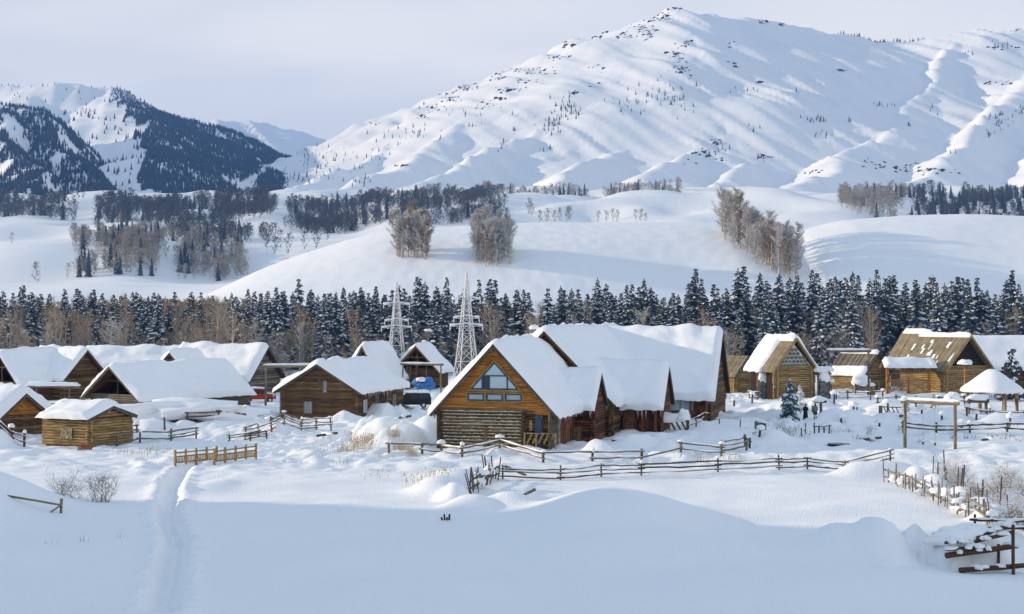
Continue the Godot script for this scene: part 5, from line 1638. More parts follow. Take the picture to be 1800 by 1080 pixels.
func build_people() -> void:
	# one in a long black coat seen from behind, holding something up; one in a grey jacket and dark skirt
	var at := spot(1416, 741.5)
	var t := thing("person", "person in a long black coat and grey cap with hands raised in front", "person", at, PI * 0.86)
	var arms := [[Vector3(-0.19, 1.36, 0), Vector3(-0.25, 1.10, 0.06), 0.062, 0.052], [Vector3(-0.25, 1.10, 0.06), Vector3(-0.12, 1.22, 0.30), 0.052, 0.042], [Vector3(0.19, 1.36, 0), Vector3(0.25, 1.10, 0.06), 0.062, 0.052], [Vector3(0.25, 1.10, 0.06), Vector3(0.10, 1.24, 0.30), 0.052, 0.042]]
	var coat := [[Vector3(-0.12, 1.34, 0), Vector3(0.12, 1.34, 0), 0.10, 0.10], [Vector3(0, 1.32, 0), Vector3(0, 0.92, 0), 0.145, 0.155], [Vector3(-0.04, 0.95, 0), Vector3(-0.10, 0.22, 0), 0.15, 0.17], [Vector3(0.04, 0.95, 0), Vector3(0.10, 0.22, 0), 0.15, 0.17], [Vector3(0, 1.42, 0), Vector3(0, 1.46, -0.02), 0.07, 0.08]]
	part(t, "coat", skin_over(coat + arms, 0.028, 0.06), M.black_coat)
	part(t, "hands", skin_over(hand_caps(Vector3(-0.11, 1.23, 0.32), Vector3(0.5, 0.5, 0.7).normalized(), Vector3(0.5, -0.7, 0.2).normalized()) + hand_caps(Vector3(0.09, 1.25, 0.32), Vector3(-0.5, 0.5, 0.7).normalized(), Vector3(-0.5, -0.7, 0.2).normalized()), 0.007, 0.006), M.skin)
	for s in [-1.0, 1.0]: part(t, "boot", skin_over([[Vector3(s * 0.09, 0.3, 0), Vector3(s * 0.09, 0.06, 0), 0.06, 0.055], [Vector3(s * 0.09, 0.04, 0), Vector3(s * 0.10, 0.035, 0.15), 0.045, 0.04]], 0.02, 0.03), M.boot)
	var hd := Vector3(0, 1.60, 0.02)
	person_head(t, hd, Vector3(0, -0.2, 1).normalized(), [[hd + Vector3(0, 0.03, -0.01), hd + Vector3(0, 0.05, -0.02), 0.105, 0.10], [hd + Vector3(0, -0.03, -0.05), hd + Vector3(0, -0.10, -0.06), 0.075, 0.06]], "grey_cap")
	var ph := MB.new()
	ph.box(Vector3(-0.01, 1.33, 0.40), Vector3(0.08, 0.15, 0.01), Basis(Vector3.RIGHT, -0.4))
	part(t, "phone", ph.mesh(), M.dark_metal)
	at = spot(1433, 743.5)
	t = thing("person", "person in a grey jacket, dark skirt and pale leggings beside the black coat", "person", at, PI * 1.1)
	part(t, "legs", skin_over([[Vector3(-0.08, 0.82, 0), Vector3(-0.09, 0.44, 0.01), 0.085, 0.06], [Vector3(-0.09, 0.44, 0.01), Vector3(-0.10, 0.10, -0.02), 0.058, 0.042], [Vector3(0.08, 0.82, 0), Vector3(0.10, 0.44, 0.02), 0.085, 0.06], [Vector3(0.10, 0.44, 0.02), Vector3(0.11, 0.10, -0.01), 0.058, 0.042]], 0.022, 0.03), M.pale_legs)
	part(t, "jacket", skin_over([[Vector3(-0.11, 1.27, 0), Vector3(0.11, 1.27, 0), 0.09, 0.09], [Vector3(0, 1.25, 0), Vector3(0, 0.80, 0), 0.14, 0.165], [Vector3(-0.18, 1.28, 0), Vector3(-0.27, 1.02, 0.02), 0.065, 0.055], [Vector3(-0.27, 1.02, 0.02), Vector3(-0.26, 0.80, 0.10), 0.055, 0.045], [Vector3(0.18, 1.28, 0), Vector3(0.25, 1.02, 0.02), 0.065, 0.055], [Vector3(0.25, 1.02, 0.02), Vector3(0.16, 0.92, 0.2), 0.055, 0.045]], 0.026, 0.05), M.grey_coat)
	part(t, "skirt", skin_over([[Vector3(-0.05, 0.80, 0), Vector3(-0.08, 0.62, 0), 0.14, 0.15], [Vector3(0.05, 0.80, 0), Vector3(0.08, 0.62, 0), 0.14, 0.15]], 0.026, 0.05), M.dark_skirt)
	part(t, "hands", skin_over(hand_caps(Vector3(-0.26, 0.78, 0.11), Vector3(0, -0.9, 0.4).normalized(), Vector3(1, 0, 0)) + hand_caps(Vector3(0.15, 0.92, 0.22), Vector3(-0.6, 0.1, 0.8).normalized(), Vector3(0, -1, 0)), 0.007, 0.006), M.skin)
	for s in [-1.0, 1.0]: part(t, "boot", skin_over([[Vector3(s * 0.10, 0.26, -0.01), Vector3(s * 0.10, 0.06, -0.01), 0.062, 0.055], [Vector3(s * 0.10, 0.04, 0), Vector3(s * 0.11, 0.035, 0.14), 0.045, 0.04]], 0.02, 0.03), M.boot)
	hd = Vector3(0, 1.49, 0.0)
	person_head(t, hd, Vector3(0.2, -0.05, 1).normalized(), [[hd + Vector3(0, 0.03, -0.02), hd + Vector3(0, 0.04, -0.03), 0.10, 0.098], [hd + Vector3(0, -0.02, -0.06), hd + Vector3(0, -0.22, -0.08), 0.08, 0.055]], "hair")

func tuft(label: String, group: String, at: Vector3, tall: float, spread: float, blades: int, m: String, called := "dry_grass", seeds := false) -> void:
	var b := MB.new()
	for k in blades:
		var a := rng.randf() * TAU
		var r := spread * sqrt(rng.randf())
		var o := Vector3(cos(a) * r, -0.1, sin(a) * r)
		var h := tall * rng.randf_range(0.45, 1.1)
		var v := Vector3(cos(a) * rng.randf_range(-0.1, 0.4), 1.0, sin(a) * rng.randf_range(-0.1, 0.4)).normalized()
		var w := Vector3(rng.randf_range(-1, 1), 0, rng.randf_range(-1, 1)).normalized() * 0.008
		var tip := o + v * h + Vector3(0.1 * h * rng.randf(), 0, 0)
		b.tri(o - w, o + w, tip)
		if seeds:
			for j in 3:
				var q := o.lerp(tip, rng.randf_range(0.5, 1.0))
				var s := 0.04 + rng.randf() * 0.03
				b.tri(q, q + Vector3(s, s * 0.6, 0), q + Vector3(0.01, s * 1.6, s * 0.4))
	var o := part(self, called, b.mesh(), M[m])
	o.position = at
	tag(o, label, "grass", group)

func bush(label: String, at: Vector3, tall: float, wide: float, m: String, sd: int, twigs: int, snow := 0, group := "") -> void:
	var t := thing("frosted_bush", label, "bush", at, 0.0, group)
	var g := bare_meshes(sd, tall, wide, 0.05, twigs, 0.010, 7, 0.42)
	part(t, "stems", g[0], M.twig_grey)
	part(t, "twigs", g[1], M[m])
	if snow:
		var b := MB.new()
		for k in snow:
			var a := rng.randf() * TAU
			var r := wide * sqrt(rng.randf())
			var q := Vector3(cos(a) * r, tall * rng.randf_range(0.25, 1.0), sin(a) * r)
			var s := rng.randf_range(0.02, 0.05)
			b.tri(q + Vector3(-s, 0, s), q + Vector3(s, 0, s), q + Vector3(0, s * 1.3, 0)); b.tri(q + Vector3(s, 0, s), q + Vector3(0, 0, -s), q + Vector3(0, s * 1.3, 0)); b.tri(q + Vector3(0, 0, -s), q + Vector3(-s, 0, s), q + Vector3(0, s * 1.3, 0))
		part(t, "twig_snow", b.mesh(), M.cap_snow, Transform3D(), "stuff")

func snowy_tree(label: String, at: Vector3, size: float, k: int, tint := "needle") -> void:
	var o := grow("spruce_small", k, at, size, label, "", "young_spruce")
	(o.get_node("crown") as MeshInstance3D).material_override = M[tint]

func build_yards() -> void:
	rng.seed = 404
	# power line
	pylon("taller white lattice pylon, right of the pair", on_ground(px(820, 226.0), 226.0), 17.9, 1.85, 0.35)
	pylon("smaller white lattice pylon, left of the pair", on_ground(px(697, 251.0), 251.0), 17.2, 1.75, 0.3)
	var pole := thing("utility_pole", "snow laden utility pole standing between the two pylons", "pole", on_ground(px(753, 240.0), 240.0))
	log_at(pole, Vector3(0, -0.5, 0), Vector3(0, 8.2, 0), 0.16, M.grey_wood, "post")
	log_at(pole, Vector3(-0.9, 6.2, 0), Vector3(0.9, 6.2, 0), 0.08, M.grey_wood, "cross_arm")
	for q in [[0.0, 8.2, 0.75, 0.3], [-0.75, 6.35, 0.42, 0.25], [0.75, 6.35, 0.42, 0.25], [0.0, 4.6, 0.5, 0.25]]: cap_at(pole, Vector3(q[0], q[1], 0), q[2], q[3])
	var line := thing("power_line", "thin power wires sagging between and beyond the two pylons", "wires", Vector3.ZERO)
	var pa := Vector3(px(697, 251.0), 0, -251.0)
	var pb := Vector3(px(820, 226.0), 0, -226.0)
	for q in [[0.745, 2.35], [0.575, 2.15], [0.505, 2.75]]:
		for s in [-1.0, 1.0]:
			var w := MB.new()
			for leg in [[pa + (pa - pb) * 4.0, pa, 16.0, 17.2], [pa, pb, 17.2, 17.9], [pb, pb + Vector3(70, 0, -60), 17.9, 17.5]]:
				var a: Vector3 = leg[0] + Vector3(s * q[1], leg[2] * q[0] - 0.7, 0)
				var b: Vector3 = leg[1] + Vector3(s * q[1], leg[3] * q[0] - 0.7, 0)
				var pts := []
				var rad := []
				for i in 9:
					var u := i / 8.0
					pts.append(a.lerp(b, u) - Vector3(0, 4.0 * u * (1.0 - u) * (b - a).length() * 0.02, 0))
					rad.append(0.02)
				w.tube(pts, rad, 4, false)
			part(line, "wire", w.mesh(), M.dark_metal)
	# vehicles
	car("minivan", "dark minivan parked beside the brown boarded house", on_ground(px(722, 162.0), 162.0), PI + 0.12, "navy_paint", 4.6, 1.75, 1.8, true)
	car("off_roader", "red off-roader parked behind the brown boarded house", on_ground(px(455, 172.0), 172.0), 0.25, "red_paint", 4.0, 1.75, 1.75, false)
	var tarp := thing("boat_trailer", "blue tarpaulin over a small load in front of the open loft hut", "tarpaulin", on_ground(px(745, 186.0), 186.0, 1.6), 0.2)
	part(tarp, "cover", blob(1.25, 0.8, 0.8, 9, 0.5, 0.5), M.tarp_blue)
	cap_at(tarp, Vector3(-0.3, 0.55, 0.1), 1.2, 0.35, 0.6)
	log_at(tarp, Vector3(-0.8, -2.2, 0), Vector3(-0.8, 0.2, 0), 0.07, M.grey_wood, "prop"); log_at(tarp, Vector3(0.8, -2.2, 0), Vector3(0.8, 0.2, 0), 0.07, M.grey_wood, "prop")
	build_people()

	# long rail fence in front of the orange gabled house
	fence("weathered two-rail fence passing in front of the orange gabled house", feet([[684, 800], [742, 798], [776, 799], [812, 806], [878, 800], [955, 815], [1041, 812], [1128, 808], [1196, 801], [1268, 803], [1312, 795]]), 0.95, [0.35, 0.78], "grey_wood", {"thick": 0.10, "caps": 0.75, "rail": 0.66, "gaps": 0.18, "rail_snow": 0.8})
	fence("lower three-rail fence of thin poles closing the snowy field", feet([[884, 842], [985, 845], [1057, 841], [1127, 839], [1262, 834], [1370, 829], [1419, 829], [1486, 831], [1565, 834]]), 0.95, [0.22, 0.52, 0.76], "grey_wood", {"thick": 0.06, "caps": 0.2, "rail": 0.85, "gaps": 0.07})
	var br := thing("broken_plank", "broken plank leaning across the left end of the pole fence", "plank", spot(905, 836))
	beam_at(br, "plank", Vector3(-0.9, 0.75, 0), Vector3(0.75, 0.05, 0.2), 0.06, 0.17, M.grey_wood)
	stakes("tangle of leaning stakes running towards the viewer", spot(826, 874), spot(876, 842), 22, 1.25, "grey_wood_dark", 0.45, 2)
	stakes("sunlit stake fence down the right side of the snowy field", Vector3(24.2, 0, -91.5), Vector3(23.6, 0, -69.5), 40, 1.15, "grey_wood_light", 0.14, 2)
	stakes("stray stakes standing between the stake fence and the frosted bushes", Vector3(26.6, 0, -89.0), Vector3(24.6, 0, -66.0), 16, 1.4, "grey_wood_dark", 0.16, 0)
	var dr := thing("rail_fence", "dark snowy rails at the right edge under a great snow pillow, nearest the viewer", "fence", on_ground(17.9, 58.4))
	for q in [[0.0, 1.12, 0.2, 1.1, 1.16, 0.0, 0.06], [0.0, 0.62, 0.35, 3.2, 0.90, -0.4, 0.12], [0.05, 0.86, 0.25, 1.8, 0.92, 0.0, 0.07], [0.45, 0.08, 0.7, 3.3, 0.16, 0.1, 0.11], [1.5, 1.22, -0.4, 3.2, 1.78, -0.9, 0.08], [1.4, 1.08, -0.3, 3.2, 1.42, -0.8, 0.08]]:
		log_at(dr, Vector3(q[0], q[1], q[2]), Vector3(q[3], q[4], q[5]), q[6], M.brown_wood_dark, "rail")
		for k in 4:
			var u := rng.randf_range(0.05, 0.95)
			cap_at(dr, Vector3(lerpf(q[0], q[3], u), lerpf(q[1], q[4], u) + q[6] * 0.6, lerpf(q[2], q[5], u)), rng.randf_range(0.2, 0.42), rng.randf_range(0.07, 0.14), 0.15, "rail_snow")
	log_at(dr, Vector3(2.72, -0.5, 0.5), Vector3(2.74, 1.9, 0.4), 0.075, M.brown_wood_dark, "post")
	log_at(dr, Vector3(2.35, -0.5, -0.2), Vector3(2.35, 1.0, -0.2), 0.07, M.brown_wood_dark, "post")
	part(dr, "snow_pillow", blob(1.25, 0.55, 0.8, 17, 0.2, 0.35, 22, 9), M.cap_snow, Transform3D(Basis(), Vector3(0.95, 1.1, -1.0)))
	fence("second tier of dark rails behind the right edge pillow", [on_ground(20.6, 62.6), on_ground(22.6, 61.4), on_ground(24.2, 60.6)], 1.25, [0.45, 0.75], "brown_wood_dark", {"thick": 0.06, "caps": 0.5, "rail": 1.1, "gaps": 0.0, "rail_snow": 1.0})
	var lf := thing("rail_fence", "single slanting pole fence on the drift at the left edge", "fence", spot(107, 911))
	log_at(lf, Vector3(0, -0.4, 0), Vector3(0.05, 0.75, 0), 0.075, M.pale_post, "post")
	log_at(lf, Vector3(-4.2, 0.95, -1.0), Vector3(0.1, 0.42, 0.1), 0.055, M.pale_post, "rail")
	log_at(lf, Vector3(-3.0, 0.0, -0.4), Vector3(-3.5, 0.9, -0.9), 0.06, M.grey_wood, "post")
	log_at(lf, Vector3(-0.5, 0.05, 0.1), Vector3(0.0, 0.4, 0.05), 0.04, M.grey_wood, "brace")
	var log1 := thing("fallen_log", "end of a fallen log poking out of the snow left of the big drift", "log", on_ground(px(930, 76.5), 76.5, 0.15))
	log_at(log1, Vector3(-0.4, -0.1, 0.1), Vector3(0.35, 0.25, -0.1), 0.08, M.grey_wood, "trunk")
	var stump := thing("broken_stump", "small splintered stump at the foot of the leaning stakes", "stump", on_ground(px(783, 72.0), 72.0, -0.1))
	for k in 4: log_at(stump, Vector3(-0.1 + k * 0.09, -0.2, 0), Vector3(-0.2 + k * 0.14, 0.25 + 0.15 * (k % 2), 0.05), 0.05, M.brown_wood_dark, "splinter")

	# the two low panels of the new footbridge
	for g in [[[308, 818], [381, 811], "left panel of the new pale picket railing beside the footpath"], [[377, 819], [450, 809], "right panel of the new pale picket railing, nearer the viewer"]]:
		var a := spot(g[0][0], g[0][1])
		var b := spot(g[1][0], g[1][1])
		var y := maxf(a.y, b.y) + 0.1
		var t := thing("picket_railing", g[2], "railing", Vector3(a.x, y, a.z))
		var q := Vector3(b.x - a.x, 0, b.z - a.z)
		var f := q.normalized()
		for k in 5: beam_at(t, "post", q * (k / 4.0) - Vector3(0, 0.7, 0), q * (k / 4.0) + Vector3(0, 1.02, 0), 0.13, 0.13, M.honey_wood_light, f)
		for h in [0.8, 0.52, 0.1]: beam_at(t, "rail", Vector3(0, h, 0), q + Vector3(0, h, 0), 0.06, 0.09, M.honey_wood)
		for k in 29:
			if k % 7 != 0: beam_at(t, "picket", q * (k / 28.0) + Vector3(0, 0.12, 0), q * (k / 28.0) + Vector3(0, 0.5, 0), 0.05, 0.06, M.honey_wood_light, f)

	# scrap fences in the left yards
	fence("grey plank fence beside the small low cabin", feet([[166, 785], [206, 783], [246, 779], [300, 776], [345, 773]]), 1.15, [0.3, 0.55, 0.8], "grey_wood", {"thick": 0.08, "rail": 0.9, "caps": 0.4, "gaps": 0.2})
	fence("half buried rails along the snow-laden wall in the left yard", feet([[205, 768], [240, 765], [290, 762], [330, 758], [385, 756], [430, 753]]), 1.2, [0.4, 0.75], "grey_wood_dark", {"thick": 0.08, "rail": 1.0, "caps": 0.7, "gaps": 0.3})
	fence("rough brushwood fence before the brown boarded house", feet([[430, 772], [455, 770], [478, 767], [500, 764], [528, 761], [556, 758], [583, 756]]), 1.35, [0.2, 0.4, 0.6, 0.8], "grey_wood", {"thick": 0.07, "rail": 0.8, "caps": 0.2, "gaps": 0.12, "lean": 0.12})
	fence("leaning rails at the left foot of the brushwood fence", feet([[405, 776], [440, 778], [470, 774]]), 0.9, [0.3, 0.55, 0.8], "grey_wood_dark", {"thick": 0.07, "caps": 0.3, "lean": 0.2})
	fence("dark broken fence at the left edge below the cottage", feet([[-8, 790], [22, 788], [42, 790]]), 1.2, [0.35, 0.7], "brown_wood_dark", {"thick": 0.09, "caps": 0.6, "rail_snow": 1.0})
	# long pillow of snow on a plank wall
	var wall := thing("snow_laden_shed", "low plank shed buried under a long pillow of snow in the left yard", "shed", on_ground(px(318, 131.0), 131.0, 0.0), 0.1)
	for k in 22: board_at(wall, "plank", Vector3(-5.8 + k * 0.55, 0.5, 0.0), Vector3(0.5, rng.randf_range(1.1, 1.5), 0.06), pick("grey_wood_dark" if k % 3 else "brown_wood"))
	part(wall, "snow", blob(6.6, 1.15, 1.8, 14, 0.3, 0.55, 36, 10), M.cap_snow, Transform3D(Basis(), Vector3(0, 1.1, -0.9)))
	var wp := thing("woodpile", "small pile of reddish split firewood against the small low cabin", "woodpile", on_ground(px(149, 111.6), 111.6, 0.05), 0.3)
	for r in 4:
		for k in 7 - r: log_at(wp, Vector3(-0.5 + k * 0.17 + r * 0.08, 0.1 + r * 0.14, -0.2), Vector3(-0.5 + k * 0.17 + r * 0.08, 0.1 + r * 0.14, 0.22), 0.075, M.brick_red, "billet")

	# gates and frames
	var gt := thing("wire_gate", "double mesh gate under a snow topped beam by the dark barn", "gate", on_ground(px(64, 150.0), 150.0))
	var gw := px(122, 150.0) - px(64, 150.0)
	for x in [0.0, gw]: log_at(gt, Vector3(x, -0.4, 0), Vector3(x, 2.9, 0), 0.09, M.grey_wood, "post")
	log_at(gt, Vector3(-1.1, 2.95, 0), Vector3(gw + 1.1, 2.95, 0), 0.09, M.grey_wood_light, "beam")
	part(gt, "beam_snow", gable_snow(0.3, 3.05, 3.1, -1.2, gw + 1.2, 0.36, 4), M.cap_snow, Transform3D(Basis(Vector3.UP, PI * 0.5), Vector3.ZERO))
	for s in 2:
		var x0 := gw * 0.5 * s + 0.05
		var x1 := gw * 0.5 * (s + 1) - 0.08
		var lf2 := MB.new()
		var arc := []
		var rad := []
		for i in 9:
			var u := i / 8.0
			arc.append(Vector3(lerpf(x0, x1, u), 0.75 + 0.42 * sin(PI * 0.5 * (u if s == 0 else 1.0 - u)), 0))
			rad.append(0.045)
		lf2.tube(arc, rad, 5)
		lf2.tube([Vector3(x0, 0.0, 0), arc[0]], [0.04, 0.04], 5); lf2.tube([Vector3(x1, 0.0, 0), arc[8]], [0.04, 0.04], 5); lf2.tube([Vector3(x0, 0.05, 0), Vector3(x1, 0.05, 0)], [0.04, 0.04], 5)
		var leaf := part(gt, "gate_leaf", lf2.mesh(), M.grey_wood_dark)
		var ms := MB.new()
		for k in 18:
			var u := (k + 0.5) / 18.0
			ms.tube([Vector3(lerpf(x0, x1, u), 0.05, 0), Vector3(lerpf(x0, x1, u), 0.72, 0)], [0.008, 0.008], 3, false)
			if k < 6: ms.tube([Vector3(x0, 0.1 + k * 0.11, 0), Vector3(x1, 0.1 + k * 0.11, 0)], [0.008, 0.008], 3, false)
		part(leaf, "mesh", ms.mesh(), M.steel, Transform3D(), "stuff")
	swing_frame("tall post and beam frame with snow on top left of the brown boarded house", spot(467, 716), on_ground(px(560, 166.0), 166.0), 5.0, 0.14, "pale_post", [], false)
	swing_frame("swing frame standing in front of the open loft hut", spot(708, 690), spot(775, 691), 4.1, 0.12, "pale_post", [0.35, 0.62], true)
	swing_frame("tall grey swing frame behind the stone gate pillars", on_ground(px(1457, 186.0), 186.0), on_ground(px(1527, 186.0), 186.0), 6.2, 0.15, "grey_wood", [0.2, 0.55], true)
	var sf := swing_frame("pale swing frame with a snow clump on its right corner, nearest the right field", spot(1591, 782), spot(1679, 789), 4.0, 0.13, "pale_post", [0.36, 0.60], false)
	cap_at(sf, Vector3(3.9, 4.1, 0.0), 1.05, 0.5, 0.6)
	cap_at(sf, Vector3(0.0, 4.05, 0.0), 0.4, 0.25, 0.3)
	for q in [[1342, 700, "left stone gate pillar in a timber frame with a thick snow cap"], [1449, 701, "right stone gate pillar in a timber frame with a thick snow cap"]]:
		var t := thing("gate_pillar", q[2], "pillar", spot(q[0], q[1]))
		var core := MB.new()
		core.box(Vector3(0, 1.3, 0), Vector3(1.12, 3.0, 0.5))
		part(t, "core", core.mesh(), M.stone)
		for r in 11:
			for k in 4:
				var s := blob(rng.randf_range(0.13, 0.17), rng.randf_range(0.10, 0.14), 0.08, rng.randi() % 30, 0.25, 1.0, 7, 4)
				part(t, "stone", s, M.stone if rng.randf() < 0.6 else M.stone_light, Transform3D(Basis(), Vector3(-0.42 + k * 0.28 + (0.07 if r % 2 else -0.05), 0.15 + r * 0.235, 0.25)))
		for s in [-1.0, 1.0]:
			log_at(t, Vector3(s * 0.72, -0.4, 0), Vector3(s * 0.72, 3.7, 0), 0.11, M.honey_wood_dark, "post")
			log_at(t, Vector3(s * 0.72, -0.4, -0.5), Vector3(s * 0.72, 3.5, -0.5), 0.09, M.brown_wood, "post")
		log_at(t, Vector3(-1.0, 3.3, 0), Vector3(1.0, 3.3, 0), 0.09, M.brown_wood, "tie_beam")
		part(t, "snow_cap", blob(0.62, 1.0, 0.5, 3, 0.25, 0.5), M.cap_snow, Transform3D(Basis(), Vector3(0, 3.0, 0.05)))
		cap_at(t, Vector3(-0.5, 3.75, 0), 0.85, 0.5, 0.6); cap_at(t, Vector3(0.45, 3.8, 0), 0.8, 0.48, 0.6); cap_at(t, Vector3(0.95, 2.35, 0), 0.4, 0.3, 0.4)
	# roofed gate
	var rg := thing("roofed_gate", "roofed timber gate with two picket leaves and a carved name board", "gate", on_ground(px(1560, 193.0), 193.0), 0.02)
	var gx := px(1634, 193.0) - px(1560, 193.0)
	for x in [0.0, gx]:
		beam_at(rg, "post", Vector3(x, -0.4, 0), Vector3(x, 3.8, 0), 0.34, 0.34, M.orange_wood_light, Vector3.RIGHT)
		beam_at(rg, "brace", Vector3(x + (0.1 if x == 0.0 else -0.1), 3.0, 0), Vector3(x + (0.7 if x == 0.0 else -0.7), 3.7, 0), 0.12, 0.12, M.orange_wood)
	board_at(rg, "name_board", Vector3(gx * 0.62, 3.25, 0.05), Vector3(3.6, 0.55, 0.1), M.brown_wood)
	for k in 9: board_at(rg, "carving", Vector3(gx * 0.62 - 1.6 + k * 0.4, 3.25, 0.12), Vector3(0.2, 0.26, 0.04), M.straw_board_light, Basis(Vector3.BACK, PI * 0.25))
	board_at(rg, "lintel", Vector3(gx * 0.5, 2.85, 0), Vector3(gx, 0.12, 0.14), M.honey_wood)
	part(rg, "roof", (func(): var m := MB.new(); m.box(Vector3(gx * 0.5, 4.05, 0.55), Vector3(gx + 1.2, 0.1, 1.5), Basis(Vector3.RIGHT, 0.62)); m.box(Vector3(gx * 0.5, 4.05, -0.55), Vector3(gx + 1.2, 0.1, 1.5), Basis(Vector3.RIGHT, -0.62)); return m.mesh()).call(), M.honey_wood_dark)
	part(rg, "roof_snow", gable_snow(1.25, 3.72, 4.6, -0.75, gx + 0.75, 0.42, 6), M.cap_snow, Transform3D(Basis(Vector3.UP, PI * 0.5), Vector3.ZERO))
	for s in 2:
		var w := gx * 0.5 - 0.2
		var x0 := 0.18 + s * (w + 0.06)
		var leaf := Node3D.new()
		leaf.name = "gate_leaf" if s == 0 else "gate_leaf_001"
		rg.add_child(leaf)
		for h in [0.15, 1.9]: board_at(leaf, "rail", Vector3(x0 + w * 0.5, h, 0.1), Vector3(w, 0.16, 0.08), M.orange_wood)
		beam_at(leaf, "brace", Vector3(x0 + 0.1, 0.25, 0.16), Vector3(x0 + w - 0.1, 1.8, 0.16), 0.06, 0.1, M.orange_wood)
		beam_at(leaf, "brace", Vector3(x0 + 0.1, 1.8, 0.17), Vector3(x0 + w - 0.1, 0.25, 0.17), 0.06, 0.1, M.orange_wood)
		for x in [x0, x0 + w]: beam_at(leaf, "stile", Vector3(x, 0.05, 0.1), Vector3(x, 2.3, 0.1), 0.16, 0.1, M.orange_wood)
		for k in 15:
			var u := (k + 0.5) / 15.0
			var top := 1.95 + 0.95 * pow(u if s == 0 else 1.0 - u, 2.0)
			beam_at(leaf, "picket", Vector3(x0 + w * u, 0.1, 0.06), Vector3(x0 + w * u, top, 0.06), 0.085, 0.04, M.straw_board_light)
	# gazebo with a snow hat
	var gz := thing("gazebo", "round picnic shelter with a smooth cone of snow for a roof", "gazebo", on_ground(px(1744, 157.0), 157.0))
	for k in 6:
		var a := TAU * (k + 0.3) / 6.0
		log_at(gz, Vector3(cos(a) * 2.6, -0.4, sin(a) * 2.6), Vector3(cos(a) * 2.6, 2.5, sin(a) * 2.6), 0.2, M.straw_board_light if k % 2 else M.honey_wood, "post")
		var a2 := TAU * (k + 1.3) / 6.0
		beam_at(gz, "eave_beam", Vector3(cos(a) * 2.9, 2.5, sin(a) * 2.9), Vector3(cos(a2) * 2.9, 2.5, sin(a2) * 2.9), 0.14, 0.16, M.brown_wood)
		if k in [3, 4]:
			var lt := MB.new()
			for i in 7: lt.bar(Vector3(cos(a) * 2.6, 1.3 + i * 0.17, sin(a) * 2.6), Vector3(cos(a2) * 2.6, 1.3 + i * 0.17, sin(a2) * 2.6), 0.03, 0.03)
			for i in 11: lt.bar(Vector3(cos(a) * 2.6, 1.3, sin(a) * 2.6).lerp(Vector3(cos(a2) * 2.6, 1.3, sin(a2) * 2.6), i / 10.0), Vector3(cos(a) * 2.6, 2.4, sin(a) * 2.6).lerp(Vector3(cos(a2) * 2.6, 2.4, sin(a2) * 2.6), i / 10.0), 0.03, 0.03)
			part(gz, "lattice", lt.mesh(), M.brown_wood, Transform3D(), "stuff")
	var cone := MB.new()
	var cp := PackedVector3Array()
	for j in 15:
		var u := j / 14.0
		for i in 37:
			var a := TAU * (i % 36) / 36.0
			var hex := 1.0 / maxf(0.87, cos(fposmod(a - 0.3, TAU / 6.0) - PI / 6.0)) if u < 0.8 else 1.0
			var r: float = [3.3, 3.5, 3.52, 3.45, 3.3, 3.05, 2.75, 2.4, 2.05, 1.7, 1.35, 1.0, 0.68, 0.36, 0.0][j]
			var y: float = [2.45, 2.5, 2.62, 2.78, 2.95, 3.15, 3.36, 3.6, 3.85, 4.12, 4.38, 4.62, 4.82, 4.95, 5.0][j]
			cp.append(Vector3(cos(a) * r * lerpf(hex, 1.0, u) * 0.95, y + 0.06 * na.get_noise_2d(cos(a) * 2.0, sin(a) * 2.0 + u), -sin(a) * r * lerpf(hex, 1.0, u) * 0.95))
	cone.grid(cp, 37, 15)
	part(gz, "roof_snow", cone.mesh(), M.cap_snow)
	var rs := MB.new()
	for k in 12: rs.tri(Vector3(0, 4.3, 0), Vector3(cos(TAU * (k + 1) / 12.0) * 3.25, 2.48, sin(TAU * (k + 1) / 12.0) * 3.25), Vector3(cos(TAU * k / 12.0) * 3.25, 2.48, sin(TAU * k / 12.0) * 3.25))
	part(gz, "roof", rs.mesh(), M.brown_wood)
	var tb := thing("picnic_table", "grey table with a slab of snow beside the picnic shelter", "table", on_ground(px(1718, 151.0), 151.0))
	board_at(tb, "table_top", Vector3(0, 1.35, 0), Vector3(2.3, 0.42, 0.9), M.grey_wood_dark)
	for x in [-0.95, 0.95]: board_at(tb, "leg", Vector3(x, 0.5, 0), Vector3(0.16, 1.5, 0.6), M.grey_wood)
	part(tb, "snow_cap", blob(1.3, 0.5, 0.65, 6, 0.2, 0.2), M.cap_snow, Transform3D(Basis(), Vector3(0, 1.55, 0)))
	var lamp := thing("lamp_post", "lamp post wearing a fat snow cushion before the plank roof house", "lamp post", on_ground(px(1696, 176.0), 176.0))
	log_at(lamp, Vector3(0, -0.4, 0), Vector3(0, 4.4, 0), 0.09, M.orange_wood_light, "post")
	board_at(lamp, "lamp_head", Vector3(0, 4.5, 0), Vector3(0.5, 0.25, 0.4), M.brown_wood)
	cap_at(lamp, Vector3(0, 4.85, 0), 0.85, 0.45, 0.6); cap_at(lamp, Vector3(0.3, 4.8, 0.1), 0.6, 0.35, 0.5)
	var sp := thing("sign_post", "T-shaped sign post with a snowy dark top board beside the two people", "sign", spot(1443, 740))
	log_at(sp, Vector3(0, -0.4, 0), Vector3(0, 1.75, 0), 0.14, M.grey_wood, "post")
	board_at(sp, "board", Vector3(-0.05, 1.85, 0), Vector3(1.25, 0.22, 0.3), M.grey_wood_dark)
	cap_at(sp, Vector3(-0.05, 1.98, 0), 0.75, 0.3, 0.4)
